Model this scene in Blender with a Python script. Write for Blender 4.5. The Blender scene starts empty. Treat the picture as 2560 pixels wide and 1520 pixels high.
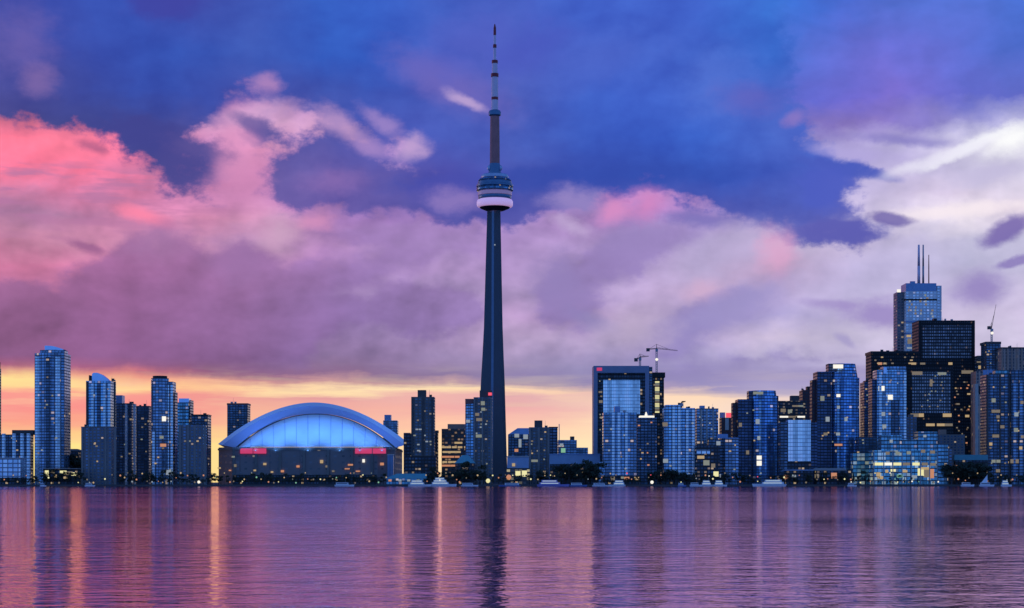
import bpy, math, random
import numpy as np
R = math.radians
rnd = random.Random(7)
SC = bpy.context.scene
COL = SC.collection

# ------------------------------------------------------------------ camera
F = 4535.0            # focal length in photo pixels (2560 wide)
HC = 3.84             # camera height above the lake
HOR = 1206.0          # photo row of the horizon
cam_d = bpy.data.cameras.new('camera')
cam_d.sensor_width = 36.0
cam_d.lens = 36.0 * F / 2560.0
cam_d.shift_y = (HOR - 760.0) / 2560.0
cam_d.clip_start = 0.5
cam_d.clip_end = 90000.0
cam = bpy.data.objects.new('camera', cam_d)
COL.objects.link(cam)
cam.location = (0, 0, HC)
cam.rotation_euler = (R(90), 0, 0)
SC.camera = cam
SC.view_settings.view_transform = 'Standard'
SC.view_settings.look = 'None'
SC.view_settings.gamma = 1.0
SC.view_settings.use_curve_mapping = False
SC.view_settings.exposure = 0.0
SC.cycles.max_bounces = 6
SC.cycles.sample_clamp_indirect = 4.0

def lin(c):
    return tuple(((v / 255.0) / 12.92 if v / 255.0 <= 0.04045 else ((v / 255.0 + 0.055) / 1.055) ** 2.4) for v in c)

# ------------------------------------------------------------------ sky (world): dusk clouds laid out by azimuth and elevation
SUN_EL, SUN_AZ = 3.0, -62.0          # low in the west-north-west, left of the view
wd = bpy.data.worlds.new('World')
wd.use_nodes = True
wd.cycles.sampling_method = 'MANUAL'
wd.cycles.sample_map_resolution = 512
WT = wd.node_tree
WT.nodes.clear()
WN, WL = WT.nodes, WT.links

def px_az(px): return math.atan((px - 1280.0) / F)
def px_el(px, py): return math.atan((HOR - py) / F * math.cos(px_az(px)))
def row_el(py): return math.atan((HOR - py) / F * 0.975)

class V:
    """tiny expression helper over a node tree"""
    def __init__(s, tree): s.N, s.L = tree.nodes, tree.links
    def put(s, sock, v):
        if hasattr(v, 'is_output'): s.L.new(v, sock)
        elif v is not None: sock.default_value = v
    def m(s, op, a, b=None, c=None, clamp=False):
        n = s.N.new('ShaderNodeMath'); n.operation = op; n.use_clamp = clamp
        for i, v in enumerate((a, b, c)):
            if v is not None: s.put(n.inputs[i], v)
        return n.outputs[0]
    def rng(s, v, a, b, c=0.0, d=1.0, smooth=False):
        n = s.N.new('ShaderNodeMapRange'); n.clamp = True
        if smooth: n.interpolation_type = 'SMOOTHSTEP'
        s.put(n.inputs['Value'], v)
        for k, x in (('From Min', a), ('From Max', b), ('To Min', c), ('To Max', d)): s.put(n.inputs[k], x)
        return n.outputs['Result']
    def mix(s, f, a, b, mode='MIX'):
        n = s.N.new('ShaderNodeMix'); n.data_type = 'RGBA'; n.blend_type = mode; n.clamp_factor = True
        s.put(n.inputs[0], f)
        for i, v in ((6, a), (7, b)):
            s.put(n.inputs[i], v if hasattr(v, 'is_output') else (v[0], v[1], v[2], 1.0))
        return n.outputs[2]
    def vec(s, x, y, z):
        n = s.N.new('ShaderNodeCombineXYZ')
        for i, v in enumerate((x, y, z)): s.put(n.inputs[i], v)
        return n.outputs[0]
    def noise(s, vec, scale, detail=4.0, rough=0.55, lac=2.0, dist=0.0):
        n = s.N.new('ShaderNodeTexNoise')
        s.put(n.inputs['Vector'], vec); n.inputs['Scale'].default_value = scale
        n.inputs['Detail'].default_value = detail; n.inputs['Roughness'].default_value = rough
        n.inputs['Lacunarity'].default_value = lac; n.inputs['Distortion'].default_value = dist
        return n.outputs['Fac'], n.outputs['Color']
    def ramp(s, fac, stops):
        n = s.N.new('ShaderNodeValToRGB'); e = n.color_ramp.elements
        n.color_ramp.interpolation = 'LINEAR'
        e[0].position = stops[0][0]; e[0].color = (*stops[0][1], 1)
        e[1].position = stops[-1][0]; e[1].color = (*stops[-1][1], 1)
        for p, c in stops[1:-1]:
            k = e.new(p); k.color = (*c, 1)
        s.put(n.inputs[0], fac)
        return n.outputs[0]
w = V(WT)
tc = WN.new('ShaderNodeTexCoord')
nv = WN.new('ShaderNodeVectorMath'); nv.operation = 'NORMALIZE'
WL.new(tc.outputs['Generated'], nv.inputs[0])
sp = WN.new('ShaderNodeSeparateXYZ'); WL.new(nv.outputs[0], sp.inputs[0])
AZ = w.m('ARCTAN2', sp.outputs[0], sp.outputs[1])
EL = w.m('ARCSINE', sp.outputs[2])
PX = 1.0 / F
P2 = w.vec(AZ, w.m('MULTIPLY', EL, 1.45), 0.0)
_, nA = w.noise(P2, 1 / (130 * PX), 6.0, 0.62)
sA = WN.new('ShaderNodeSeparateXYZ'); WL.new(nA, sA.inputs[0])
up = w.rng(EL, row_el(985), row_el(860), 0.10, 1.0)          # keep the glow strip at the horizon in level streaks
dAz = w.m('MULTIPLY', w.m('SUBTRACT', sA.outputs[0], 0.5), 120 * PX)
dEl = w.m('MULTIPLY', w.m('MULTIPLY', w.m('SUBTRACT', sA.outputs[1], 0.5), 95 * PX), up)
P3 = w.vec(w.m('MULTIPLY', AZ, 0.10), EL, 3.0)
stk, _ = w.noise(P3, 1 / (26 * PX), 4.0, 0.55)
dEl = w.m('ADD', dEl, w.m('MULTIPLY', w.m('MULTIPLY', w.m('SUBTRACT', stk, 0.5), 60 * PX), w.rng(EL, row_el(940), row_el(880), 1.0, 0.0)))
AZW = w.m('ADD', AZ, dAz)
ELW = w.m('ADD', EL, dEl)
AZF = w.m('ADD', AZ, w.m('MULTIPLY', dAz, 0.4))
ELF = w.m('ADD', EL, w.m('MULTIPLY', dEl, 0.4))
AZL, AZR = px_az(-160), px_az(2720)
UF = w.rng(AZW, AZL, AZR)

def table(xs, rows, elv, uf, ncol=31):
    """rows: list of (py, [colour per xs]); colours linear; returns blended colour socket"""
    g = bpy.data.node_groups.new('sky_table', 'ShaderNodeTree')
    for nm in ('elevation', 'azimuth'): g.interface.new_socket(nm, in_out='INPUT', socket_type='NodeSocketFloat')
    g.interface.new_socket('colour', in_out='OUTPUT', socket_type='NodeSocketColor')
    gi, go, q = g.nodes.new('NodeGroupInput'), g.nodes.new('NodeGroupOutput'), V(g)
    out, prev = None, None
    for py, cs in rows:
        stops = []
        for k in range(ncol):
            f = k / (ncol - 1)
            p = 1280 + F * math.tan(AZL + f * (AZR - AZL))
            p = min(max(p, xs[0]), xs[-1])
            stops.append((f, tuple(float(np.interp(p, xs, [c[i] for c in cs])) for i in range(3))))
        r = q.ramp(gi.outputs[1], stops)
        e = row_el(py)
        out = r if out is None else q.mix(q.rng(gi.outputs[0], prev, e), out, r)
        prev = e
    g.links.new(out, go.inputs[0])
    n = WN.new('ShaderNodeGroup'); n.node_tree = g
    WL.new(elv, n.inputs[0]); WL.new(uf, n.inputs[1])
    return n.outputs[0]

XS = [i * 160 for i in range(17)]
def row(s):
    v = [int(t) for t in s.replace('/', ' ').split()]
    c = [lin(v[i:i + 3]) for i in range(0, len(v), 3)]
    while len(c) < 17: c.append(c[-1])
    return c
BACK = [
 (1206, '255 226 142/255 228 142/255 226 142/255 224 146/255 222 150/255 222 162/255 220 168/255 220 172/255 220 180/255 230 182/255 226 198/250 222 200'),
 (1110, '255 228 142/255 230 142/255 226 142/255 224 146/255 222 150/255 222 162/255 220 168/255 220 172/255 220 180/255 230 182/255 226 198/250 222 200'),
 (1060, '250 160 140/252 170 140/250 168 140/248 172 146/250 190 155/250 190 160/250 190 165/255 200 170/250 195 175/255 215 180/255 225 198/252 222 200'),
 (1020, '248 144 142/250 148 142/248 146 142/246 152 146/245 180 155/240 170 160/245 180 165/240 172 170/240 176 174/240 186 180/255 222 192/255 222 195/240 215 205'),
 (990, '250 156 146/250 158 146/248 156 146/242 148 145/236 165 155/226 155 160/236 176 170/240 182 175/226 172 175/236 186 185/255 220 190/255 220 188/240 212 200/225 205 210'),
 (968, '255 218 150/255 215 150/255 215 150/252 190 146/255 212 165/255 220 175/255 225 180/255 225 180/255 220 180/245 196 180/178 156 185/156 146 190/172 162 202'),
 (950, '255 224 150/255 220 150/248 170 142/246 180 148/205 145 148/200 150 155/192 150 156/192 156 165/170 145 170/150 136 176/146 136 186/150 140 190/165 155 200'),
 (928, '240 170 140/236 160 138/225 125 125/162 100 130/145 100 135/140 105 145/140 112 150/140 120 160/145 130 175/145 135 180/145 135 185/148 138 188/162 152 196'),
 (912, '188 98 118/188 98 122/160 92 126/150 95 132/140 100 140/140 110 150/140 115 156/146 126 166/150 136 176/152 142 186/150 142 190/152 142 192/168 158 202/185 176 214'),
 (880, '160 86 122/156 86 130/146 90 135/140 95 140/140 105 150/140 115 160/145 120 166/155 135 180/165 146 186/166 150 195/160 150 195/166 156 200/186 176 210/192 182 216/202 192 222'),
 (840, '156 90 136/150 90 140/140 94 142/140 100 150/140 114 164/150 120 170/155 130 180/165 140 186/180 156 196/180 160 200/160 146 195/176 160 205/196 182 211/196 186 216/206 196 225'),
 (780, '150 95 146/140 90 142/146 98 150/140 100 156/140 110 166/140 110 170/155 130 180/160 135 186/180 150 196/166 140 190/186 166 202/166 150 200/166 156 206/186 176 216/200 188 220'),
 (720, '180 110 155/178 110 155/165 106 158/160 110 165/165 122 175/162 126 182/165 138 190/170 144 194/178 152 200/172 150 198/182 162 206/192 168 206/182 162 206/186 176 216/190 182 219/190 180 216/200 190 222'),
 (660, '204 118 158/200 118 158/190 118 162/184 122 170/182 132 180/176 130 184/170 138 192/172 142 194/174 146 198/170 146 197/176 156 201/182 166 206/202 166 202/186 176 216/186 178 216/190 186 220/196 190 222'),
 (600, '204 136 168/204 136 170/208 138 176/200 138 180/200 152 190/180 134 188/168 136 192/166 138 194/168 138 194/172 146 198/172 150 202/182 166 211/195 176 211/196 182 216/190 180 216/200 195 225'),
 (540, '182 126 168/184 128 170/206 126 168/222 140 180/212 150 190/166 120 180/155 120 186/155 120 186/166 136 196/166 130 190/166 130 196/150 130 190/166 150 206/196 182 222/216 206 229/236 226 240/230 214 232'),
 (480, '206 124 162/212 124 166/226 128 170/202 130 180/206 136 186/160 116 180/140 110 186/120 106 186/126 110 190/150 120 190/190 130 190/166 130 196/150 136 200/186 176 220/200 188 222/210 196 221/225 215 236'),
 (420, '255 122 156/255 122 156/250 126 166/206 122 168/212 136 186/156 118 182/186 146 200/120 106 186/100 100 190/85 100 195/110 106 190/100 100 190/140 130 200/180 170 220/190 180 221/196 188 222/214 208 232'),
 (360, '255 120 150/255 126 156/250 122 156/226 150 200/226 146 190/196 146 196/196 150 206/140 120 190/100 100 190/80 105 205/80 110 210/80 110 210/120 120 206/176 166 216/184 174 220/214 209 235/250 248 255'),
 (300, '200 106 140/216 112 150/226 122 160/216 150 200/216 166 206/206 156 200/190 150 200/150 130 200/100 100 195/80 110 205/80 110 210/80 110 210/100 106 200/140 120 196/134 118 196/140 136 204/186 184 222'),
 (240, '120 96 166/110 90 166/110 96 170/130 100 176/180 130 186/150 120 186/120 106 190/150 126 196/106 96 190/86 110 205/80 110 210/80 110 210/86 106 206/104 102 206/122 108 204/98 106 206/98 106 198'),
 (120, '96 86 166/96 90 170/80 90 180/80 90 180/90 100 190/70 100 200/70 100 200/88 96 190/86 92 190/80 100 200/80 110 210/80 110 210/70 115 215/96 106 206/104 106 206/94 110 210/76 110 210'),
 (0, '76 76 166/56 76 180/56 86 186/66 86 186/62 96 196/44 96 202/52 100 206/56 100 206/66 100 206/58 98 206/66 102 206/62 98 206/54 116 216/72 106 212/86 112 212/86 116 216/72 112 212'),
 (-900, '45 75 170'),
]
CLD = [
 (820, '150 120 180/150 120 180/150 120 180/150 120 180/150 120 180/150 120 180/150 120 180/150 125 185/150 125 185/150 130 190/150 132 194/150 132 194/152 136 196'),
 (600, '120 90 150/120 90 150/120 90 150/120 90 155/110 90 165/110 90 170/110 90 170/95 88 170/90 85 172/95 88 175/95 90 178/95 92 180/94 94 180/95 96 182/120 110 182/124 110 182/126 108 182'),
 (500, '100 70 140/100 70 140/90 70 140/118 88 155/102 86 162/110 90 170/100 88 170/80 80 170/75 78 170/84 85 176/80 85 180/75 85 180/74 90 186/76 92 190/130 115 190/130 112 188/130 110 186'),
 (420, '80 68 138/75 66 138/64 64 140/78 74 150/100 86 160/105 90 170/96 86 170/78 82 180/66 80 176/50 76 180/44 74 176/46 84 190/64 95 200/76 100 202/120 115 195'),
 (320, '76 70 140/62 65 140/56 64 146/66 68 150/90 82 162/84 84 170/70 84 185/68 88 190/70 92 190/54 90 196/46 84 195/54 100 210/74 108 210/80 106 208/110 110 205'),
 (220, '66 70 156/60 68 156/46 74 175/46 74 175/66 76 170/58 80 176/56 84 186/72 90 190/78 94 190/60 98 206/56 94 206/68 104 210/70 100 202/84 104 206'),
 (120, '78 80 166/50 70 170/44 74 178/44 82 186/58 88 186/40 86 192/44 92 200/72 92 195/74 90 190/68 94 200/62 98 206/62 100 206/46 102 206/74 106 210'),
 (0, '62 70 166/50 76 180/46 80 186/60 70 170/60 90 190/44 92 198/50 96 206/64 96 200/68 96 200/60 96 206/62 98 208/60 98 208/50 112 216/70 106 210'),
 (-900, '42 72 168'),
]
POLY = [
 (0.9, [(585,300),(640,285),(700,315),(730,350),(680,350),(620,335)]),
 (1.0, [(-400,-400),(-400,300),(0,292),(60,302),(120,318),(200,302),(265,314),(300,366),(322,402),(350,392),(400,402),(412,462),(460,500),(505,482),(532,405),(505,352),(470,322),(505,285),(560,250),(620,212),(690,236),(760,270),(850,278),(900,298),(960,308),(1000,340),(1070,375),(1075,430),(1050,490),(1085,530),(1200,545),(1290,540),(1380,500),(1480,495),(1540,468),(1700,466),(1800,500),(1850,545),(1925,550),(1990,590),(2100,604),(2205,596),(2145,545),(2120,470),(2200,440),(2085,392),(1995,355),(2035,320),(1965,250),(1990,150),(1950,50),(1960,-400)]),
 (0.95, [(650,492),(658,420),(700,365),(760,315),(850,320),(930,345),(990,410),(1090,430),(1060,510),(960,512),(870,512),(800,478),(740,505),(680,500)]),
]
MID = [       # middle-height cumulus: (density, colour, outline)
 (1.0, (146, 98, 152), [(-300,960),(-300,715),(0,700),(90,690),(160,722),(230,660),(290,610),(340,565),(400,548),(440,590),(470,640),(530,640),(580,590),(640,596),(690,640),(750,690),(830,700),(880,740),(830,800),(780,880),(700,960)]),
 (1.0, (148, 128, 188), [(1340,800),(1365,720),(1400,650),(1480,585),(1560,560),(1600,535),(1690,512),(1765,530),(1745,590),(1680,622),(1600,645),(1525,690),(1475,745),(1490,805),(1420,815)]),
 (1.0, (152, 140, 197), [(1590,870),(1620,805),(1700,785),(1760,745),(1850,702),(1935,688),(1930,742),(1840,792),(1765,835),(1690,885),(1600,905)]),
 (1.0, (140, 114, 176), [(880,770),(970,705),(1060,690),(1150,700),(1230,745),(1200,800),(1080,835),(960,825)]),
 (0.9, (144, 112, 174), [(690,710),(760,650),(860,640),(1000,590),(1065,600),(1000,665),(880,725),(780,770)]),
 (0.9, (154, 120, 182), [(770,560),(900,545),(1100,560),(1215,560),(1215,620),(1080,640),(930,600),(800,610)]),
 (0.9, (146, 138, 190), [(1480,945),(1560,890),(1700,905),(1900,880),(2100,860),(2150,890),(1900,940),(1700,960)]),
]
def sd_poly(p, poly):
    d, ins = 1e9, False
    n = len(poly)
    for i in range(n):
        a, b = poly[i], poly[(i + 1) % n]
        ex, ey = b[0] - a[0], b[1] - a[1]
        wx, wy = p[0] - a[0], p[1] - a[1]
        t = max(0, min(1, (wx * ex + wy * ey) / (ex * ex + ey * ey)))
        d = min(d, math.hypot(wx - ex * t, wy - ey * t))
        if (a[1] > p[1]) != (b[1] > p[1]) and p[0] < ex * (p[1] - a[1]) / ey + a[0]: ins = not ins
    return d if ins else -d
def dens(px, py):
    v = 0.0
    for k, poly in POLY:
        v = max(v, k * max(0.0, min(1.0, 0.58 + sd_poly((px, py), poly) / 95.0)))
    return v
MX = [-160 + i * 96 for i in range(31)]
MROWS = [(py, [(dens(x, py),) * 3 for x in MX]) for py in (700, 640, 605, 570, 535, 500, 465, 430, 395, 360, 325, 290, 255, 220, 180, 100, -50)]
def dens2(px, py):
    return max(k * max(0.0, min(1.0, 0.5 + sd_poly((px, py), poly) / 90.0)) for k, c, poly in MID)
M2ROWS = [(py, [(dens2(x, py),) * 3 for x in MX]) for py in (985, 940, 895, 850, 810, 770, 730, 690, 650, 610, 575, 540, 505, 470)]
base = table(XS, [(a, row(b)) for a, b in BACK], ELW, UF)
cld = table(XS, [(a, row(b)) for a, b in CLD], ELW, UF)
den = table(MX, MROWS, ELW, UF)
f1, _ = w.noise(P2, 1 / (120 * PX), 5.0, 0.56)
f2, _ = w.noise(P2, 1 / (300 * PX), 4.0, 0.52, dist=0.15)
dn = WN.new('ShaderNodeSeparateColor'); WL.new(den, dn.inputs[0])
fe, _ = w.noise(P2, 1 / (52 * PX), 5.0, 0.62)
mask = w.rng(w.m('ADD', dn.outputs[0], w.m('ADD', w.m('MULTIPLY', w.m('SUBTRACT', f1, 0.5), 0.75), w.m('MULTIPLY', w.m('SUBTRACT', fe, 0.5), 0.75))), 0.32, 0.68, smooth=True)
# billow shading inside the clouds
# lit and shaded flanks of the billows: brighter where the cloud thins out towards the upper left
PO = w.vec(w.m('ADD', AZ, -36 * PX), w.m('ADD', w.m('MULTIPLY', EL, 1.45), 44 * PX), 0.0)
f2o, _ = w.noise(PO, 1 / (300 * PX), 4.0, 0.52, dist=0.15)
PO1 = w.vec(w.m('ADD', AZ, -14 * PX), w.m('ADD', w.m('MULTIPLY', EL, 1.45), 16 * PX), 0.0)
f1o, _ = w.noise(PO1, 1 / (120 * PX), 5.0, 0.56)
emb = w.m('ADD', w.m('MULTIPLY', w.m('SUBTRACT', f2, f2o), 1.7), w.m('MULTIPLY', w.m('SUBTRACT', f1, f1o), 0.30))
sh = w.m('ADD', w.m('ADD', 0.80, w.m('MULTIPLY', f2, 0.40)), emb)
sh2 = w.m('ADD', w.m('ADD', 0.74, w.m('MULTIPLY', f1, 0.42)), w.m('MULTIPLY', emb, 0.7))
cld = w.mix(1.0, cld, w.vec(sh2, sh2, w.m('ADD', 0.5, w.m('MULTIPLY', sh2, 0.5))), 'MULTIPLY')
shb = w.m('MULTIPLY', sh, w.m('ADD', 0.86, w.m('MULTIPLY', f1, 0.28)))
base = w.mix(w.m('MULTIPLY', w.rng(EL, row_el(930), row_el(870)), w.rng(AZ, px_az(1500), px_az(2000), 1.0, 0.55)), base, w.mix(1.0, base, w.vec(shb, w.m('ADD', 0.06, w.m('MULTIPLY', shb, 0.94)), w.m('ADD', 0.14, w.m('MULTIPLY', shb, 0.86))), 'MULTIPLY'))
glow = w.mix(w.m('MULTIPLY', w.rng(stk, 0.50, 0.68), w.m('MULTIPLY', w.rng(EL, row_el(900), row_el(965)), w.rng(EL, row_el(1020), row_el(985), 0.35, 1.0))), base, w.mix(w.rng(AZ, px_az(900), px_az(1700), 0.45, 0.12), base, lin((255, 226, 172))))
stl, _ = w.noise(w.vec(w.m('MULTIPLY', AZ, 0.16), EL, 8.0), 1 / (34 * PX), 4.0, 0.55)
zone = w.m('MULTIPLY', w.m('MULTIPLY', w.rng(EL, row_el(640), row_el(520)), w.rng(EL, row_el(380), row_el(440))), w.rng(AZ, px_az(700), px_az(350)))
glow = w.mix(w.m('MULTIPLY', zone, w.rng(stl, 0.46, 0.62, 0.0, 0.75, smooth=True)), glow, lin((182, 118, 164)))
den2 = table(MX, M2ROWS, ELW, UF)
d2 = WN.new('ShaderNodeSeparateColor'); WL.new(den2, d2.inputs[0])
mask2 = w.rng(w.m('ADD', d2.outputs[0], w.m('MULTIPLY', w.m('SUBTRACT', f1, 0.5), 0.8)), 0.34, 0.70, smooth=True)
mcol = w.ramp(UF, [((px_az(x) - AZL) / (AZR - AZL), lin(c)) for x, c in ((-100, (150, 98, 146)), (300, (148, 98, 150)), (600, (146, 104, 158)), (900, (142, 114, 174)), (1200, (148, 124, 182)), (1450, (148, 128, 188)), (1800, (152, 140, 197)), (2200, (160, 148, 200)))])
mcol = w.mix(w.rng(EL, row_el(900), row_el(560)), w.mix(1.0, mcol, (0.82, 0.82, 0.86), 'MULTIPLY'), w.mix(1.0, mcol, (1.22, 1.14, 1.10), 'MULTIPLY'))
shm = w.m('ADD', 0.88, w.m('ADD', w.m('MULTIPLY', f1, 0.24), w.m('MULTIPLY', emb, 0.8)))
mcol = w.mix(1.0, mcol, w.vec(shm, shm, shm), 'MULTIPLY')
glow = w.mix(w.m('MULTIPLY', mask2, w.rng(EL, row_el(940), row_el(890), 0.0, 0.92)), glow, mcol)
cld = w.mix(0.10, cld, (0.10, 0.13, 0.30))
sky = w.mix(mask, glow, cld)

def feature(sky, px, py, rx, ry, rot, col, amt, soft=0.9, rag=0.9):
    soft *= 1.7; rag *= 1.15
    """a wisp or small cloud at its own azimuth/elevation, its edge broken by the noise"""
    a0, e0 = px_az(px), px_el(px, py)
    c, s = math.cos(R(rot)), math.sin(R(rot))
    da = w.m('SUBTRACT', AZF, a0); de = w.m('SUBTRACT', ELF, e0)
    u = w.m('MULTIPLY', w.m('ADD', w.m('MULTIPLY', da, c), w.m('MULTIPLY', de, s)), 1 / (rx * PX))
    v = w.m('MULTIPLY', w.m('SUBTRACT', w.m('MULTIPLY', de, c), w.m('MULTIPLY', da, s)), 1 / (ry * PX))
    d = w.m('SQRT', w.m('ADD', w.m('MULTIPLY', u, u), w.m('MULTIPLY', v, v)))
    d = w.m('ADD', d, w.m('MULTIPLY', w.m('SUBTRACT', w.m('ADD', w.m('MULTIPLY', f1, 0.5), w.m('MULTIPLY', fe, 0.5)), 0.5), -rag * 3))
    return w.mix(w.rng(d, 1.0 + soft * 0.5, 1.0 - soft * 0.5, 0.0, amt, smooth=True), sky, lin(col))
FEATS = [
 (585, 360, 44, 90, -8, (218, 146, 192), .8, .9, 1.0), (600, 455, 60, 44, 0, (206, 134, 182), .7, 1.0, 1.0),
 (2120, 425, 110, 17, -12, (72, 90, 188), .9, .5, .6), (2135, 588, 95, 15, -3, (92, 92, 176), .9, .5, .6),
 (1560, 640, 150, 50, 25, (146, 124, 184), .6, .9, 1.0), (1420, 740, 60, 70, 20, (146, 126, 184), .6, .9, 1.0),
 (375, 340, 110, 42, -10, (62, 64, 142), .85, .5, .7), (455, 415, 56, 56, 0, (72, 68, 142), .8, .6, .8), (2085, 578, 120, 24, 2, (92, 92, 178), .85, .5, .6), (2060, 470, 70, 50, 0, (76, 92, 194), .8, .6, .8),
 (1460, 445, 420, 26, 2, (46, 72, 170), .6, .7, .6), (1130, 470, 90, 50, 0, (74, 74, 170), .6, .8, .7),
 (410, 15, 80, 34, 0, (62, 64, 160), .8, .7, .8),
 (60, 110, 60, 60, 30, (112, 96, 172), .6, 1.2, .9), (95, 205, 34, 28, 0, (130, 104, 168), .7, 1.1, .8),
 (1120, 205, 140, 46, -24, (112, 102, 186), .8, .9, .5), (1165, 250, 48, 13, -25, (186, 160, 210), .9, .8, .5),
 (1190, 100, 110, 60, 20, (84, 96, 196), .6, 1.2, .8), (1330, 125, 90, 50, 20, (72, 86, 190), .7, .9, .7),
 (1500, 150, 130, 46, 14, (78, 104, 204), .6, 1.1, .8), (1800, 205, 60, 70, -40, (84, 116, 212), .6, 1.0, .8),
 (1870, 245, 70, 34, -10, (98, 98, 190), .7, .9, .7), (1985, 300, 22, 14, 20, (146, 122, 196), .7, .9, .6),
 (665, 210, 28, 22, 0, (180, 134, 190), .8, 1.0, .8), (650, 280, 80, 22, 10, (212, 164, 208), .7, 1.0, .9),
 (850, 310, 60, 24, -25, (190, 150, 200), .75, 1.0, .9), (960, 310, 50, 18, -30, (160, 134, 200), .8, 1.0, .8),
 (1030, 370, 34, 26, 20, (190, 158, 208), .9, .9, .8), (925, 370, 44, 18, -15, (166, 134, 198), .8, 1.0, .9),
 (640, 315, 60, 16, -30, (92, 84, 156), .8, .8, .7), (500, 370, 60, 24, -10, (92, 80, 150), .7, 1.0, .8),
 (840, 450, 60, 26, 0, (150, 112, 180), .5, 1.1, .8),
 (230, 368, 30, 12, -20, (150, 84, 130), .7, 1.0, .9), (215, 615, 40, 9, -20, (150, 92, 142), .8, .9, .7),
 (360, 540, 60, 18, -15, (255, 134, 168), .85, .9, .7), (390, 600, 70, 40, 10, (164, 116, 166), .7, 1.0, .8),
 (600, 640, 60, 50, 20, (154, 112, 168), .7, 1.1, .8), (700, 580, 46, 36, 10, (206, 166, 196), .7, 1.1, .8),
 (790, 555, 40, 18, 0, (218, 146, 190), .7, 1.0, .8),
 (1140, 500, 60, 26, 0, (150, 126, 192), .7, 1.0, .9), (1450, 505, 70, 30, -10, (160, 140, 200), .75, 1.0, .9),
 (1525, 525, 42, 28, 20, (222, 140, 194), .75, 1.1, 1.1), (1620, 510, 34, 36, 10, (214, 134, 194), .7, 1.1, 1.1),
 (1570, 600, 80, 36, 10, (150, 130, 188), .6, 1.1, .8), (1430, 565, 46, 16, -20, (194, 172, 214), .7, 1.0, .8),
 (1400, 700, 60, 60, 30, (146, 128, 186), .7, 1.0, .8), (1480, 800, 50, 18, -20, (140, 130, 186), .7, 1.0, .8),
 (1760, 545, 90, 18, -8, (112, 106, 182), .7, 1.0, .9), (1830, 640, 110, 50, 20, (184, 172, 214), .6, 1.2, .7),
 (1940, 625, 38, 44, 0, (224, 164, 202), .7, 1.2, 1.0), (1760, 725, 44, 22, 0, (212, 172, 204), .6, 1.2, 1.0),
 (1700, 830, 130, 40, 22, (150, 138, 196), .75, .9, .7), (1850, 760, 110, 36, 22, (158, 148, 202), .7, 1.0, .7),
 (1590, 830, 80, 40, 10, (192, 174, 204), .6, 1.2, .8),
 (2130, 380, 80, 14, -8, (178, 166, 222), .7, 1.0, .6), (2270, 350, 120, 10, -6, (120, 112, 192), .6, 1.0, .7),
 (2420, 368, 110, 13, 24, (245, 245, 252), .9, .8, .5), (2530, 345, 50, 26, 24, (255, 255, 255), .9, .9, .6),
 (2330, 400, 110, 14, 16, (232, 228, 246), .8, .9, .6), (2400, 525, 170, 14, 2, (250, 236, 242), .8, 1.0, .6),
 (2480, 430, 80, 22, 10, (196, 188, 222), .8, .9, .7),
 (2228, 546, 52, 16, -10, (112, 100, 172), .9, .5, .4), (2520, 575, 66, 24, 22, (116, 98, 172), .9, .5, .4),
 (2540, 650, 46, 11, 18, (140, 124, 188), .9, .6, .6), (2455, 718, 54, 34, 10, (140, 122, 188), .8, .9, .5),
 (2200, 785, 80, 34, -8, (152, 134, 196), .85, .8, .7), (2080, 760, 60, 12, -8, (160, 142, 200), .7, .8, .6),
 (2110, 855, 26, 9, -35, (160, 150, 200), .7, .8, .6),
]
for ft in FEATS: sky = feature(sky, *ft)
# the half of the sky behind the viewer: deep blue dusk with broken cloud
f3, _ = w.noise(w.vec(sp.outputs[0], sp.outputs[2], sp.outputs[1]), 5.0, 5.0, 0.6)
bk = w.mix(w.rng(EL, 0.0, 0.9), (0.075, 0.255, 0.76), (0.045, 0.145, 0.50))
bk = w.mix(w.rng(f3, 0.40, 0.70), bk, (0.17, 0.34, 0.80))
sky = w.mix(w.rng(w.m('ABSOLUTE', AZ), R(24), R(65), smooth=True), sky, bk)
nish = WN.new('ShaderNodeTexSky'); nish.sky_type = 'NISHITA'; nish.sun_disc = False
nish.sun_elevation = R(SUN_EL); nish.sun_rotation = R(SUN_AZ)
b1 = WN.new('ShaderNodeBackground'); WL.new(sky, b1.inputs[0]); b1.inputs[1].default_value = 1.0
b2 = WN.new('ShaderNodeBackground'); WL.new(nish.outputs[0], b2.inputs[0]); b2.inputs[1].default_value = 0.004
ad = WN.new('ShaderNodeAddShader'); WL.new(b1.outputs[0], ad.inputs[0]); WL.new(b2.outputs[0], ad.inputs[1])
ow = WN.new('ShaderNodeOutputWorld'); WL.new(ad.outputs[0], ow.inputs[0])
SC.world = wd

# ------------------------------------------------------------------ the last sun, low on the left
sd = bpy.data.lights.new('sun', 'SUN'); sd.energy = 0.22; sd.angle = R(6); sd.color = (1.0, 0.55, 0.42)
so = bpy.data.objects.new('sun', sd); COL.objects.link(so)
so.rotation_euler = (R(90 - SUN_EL), 0, R(180 - SUN_AZ))

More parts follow.
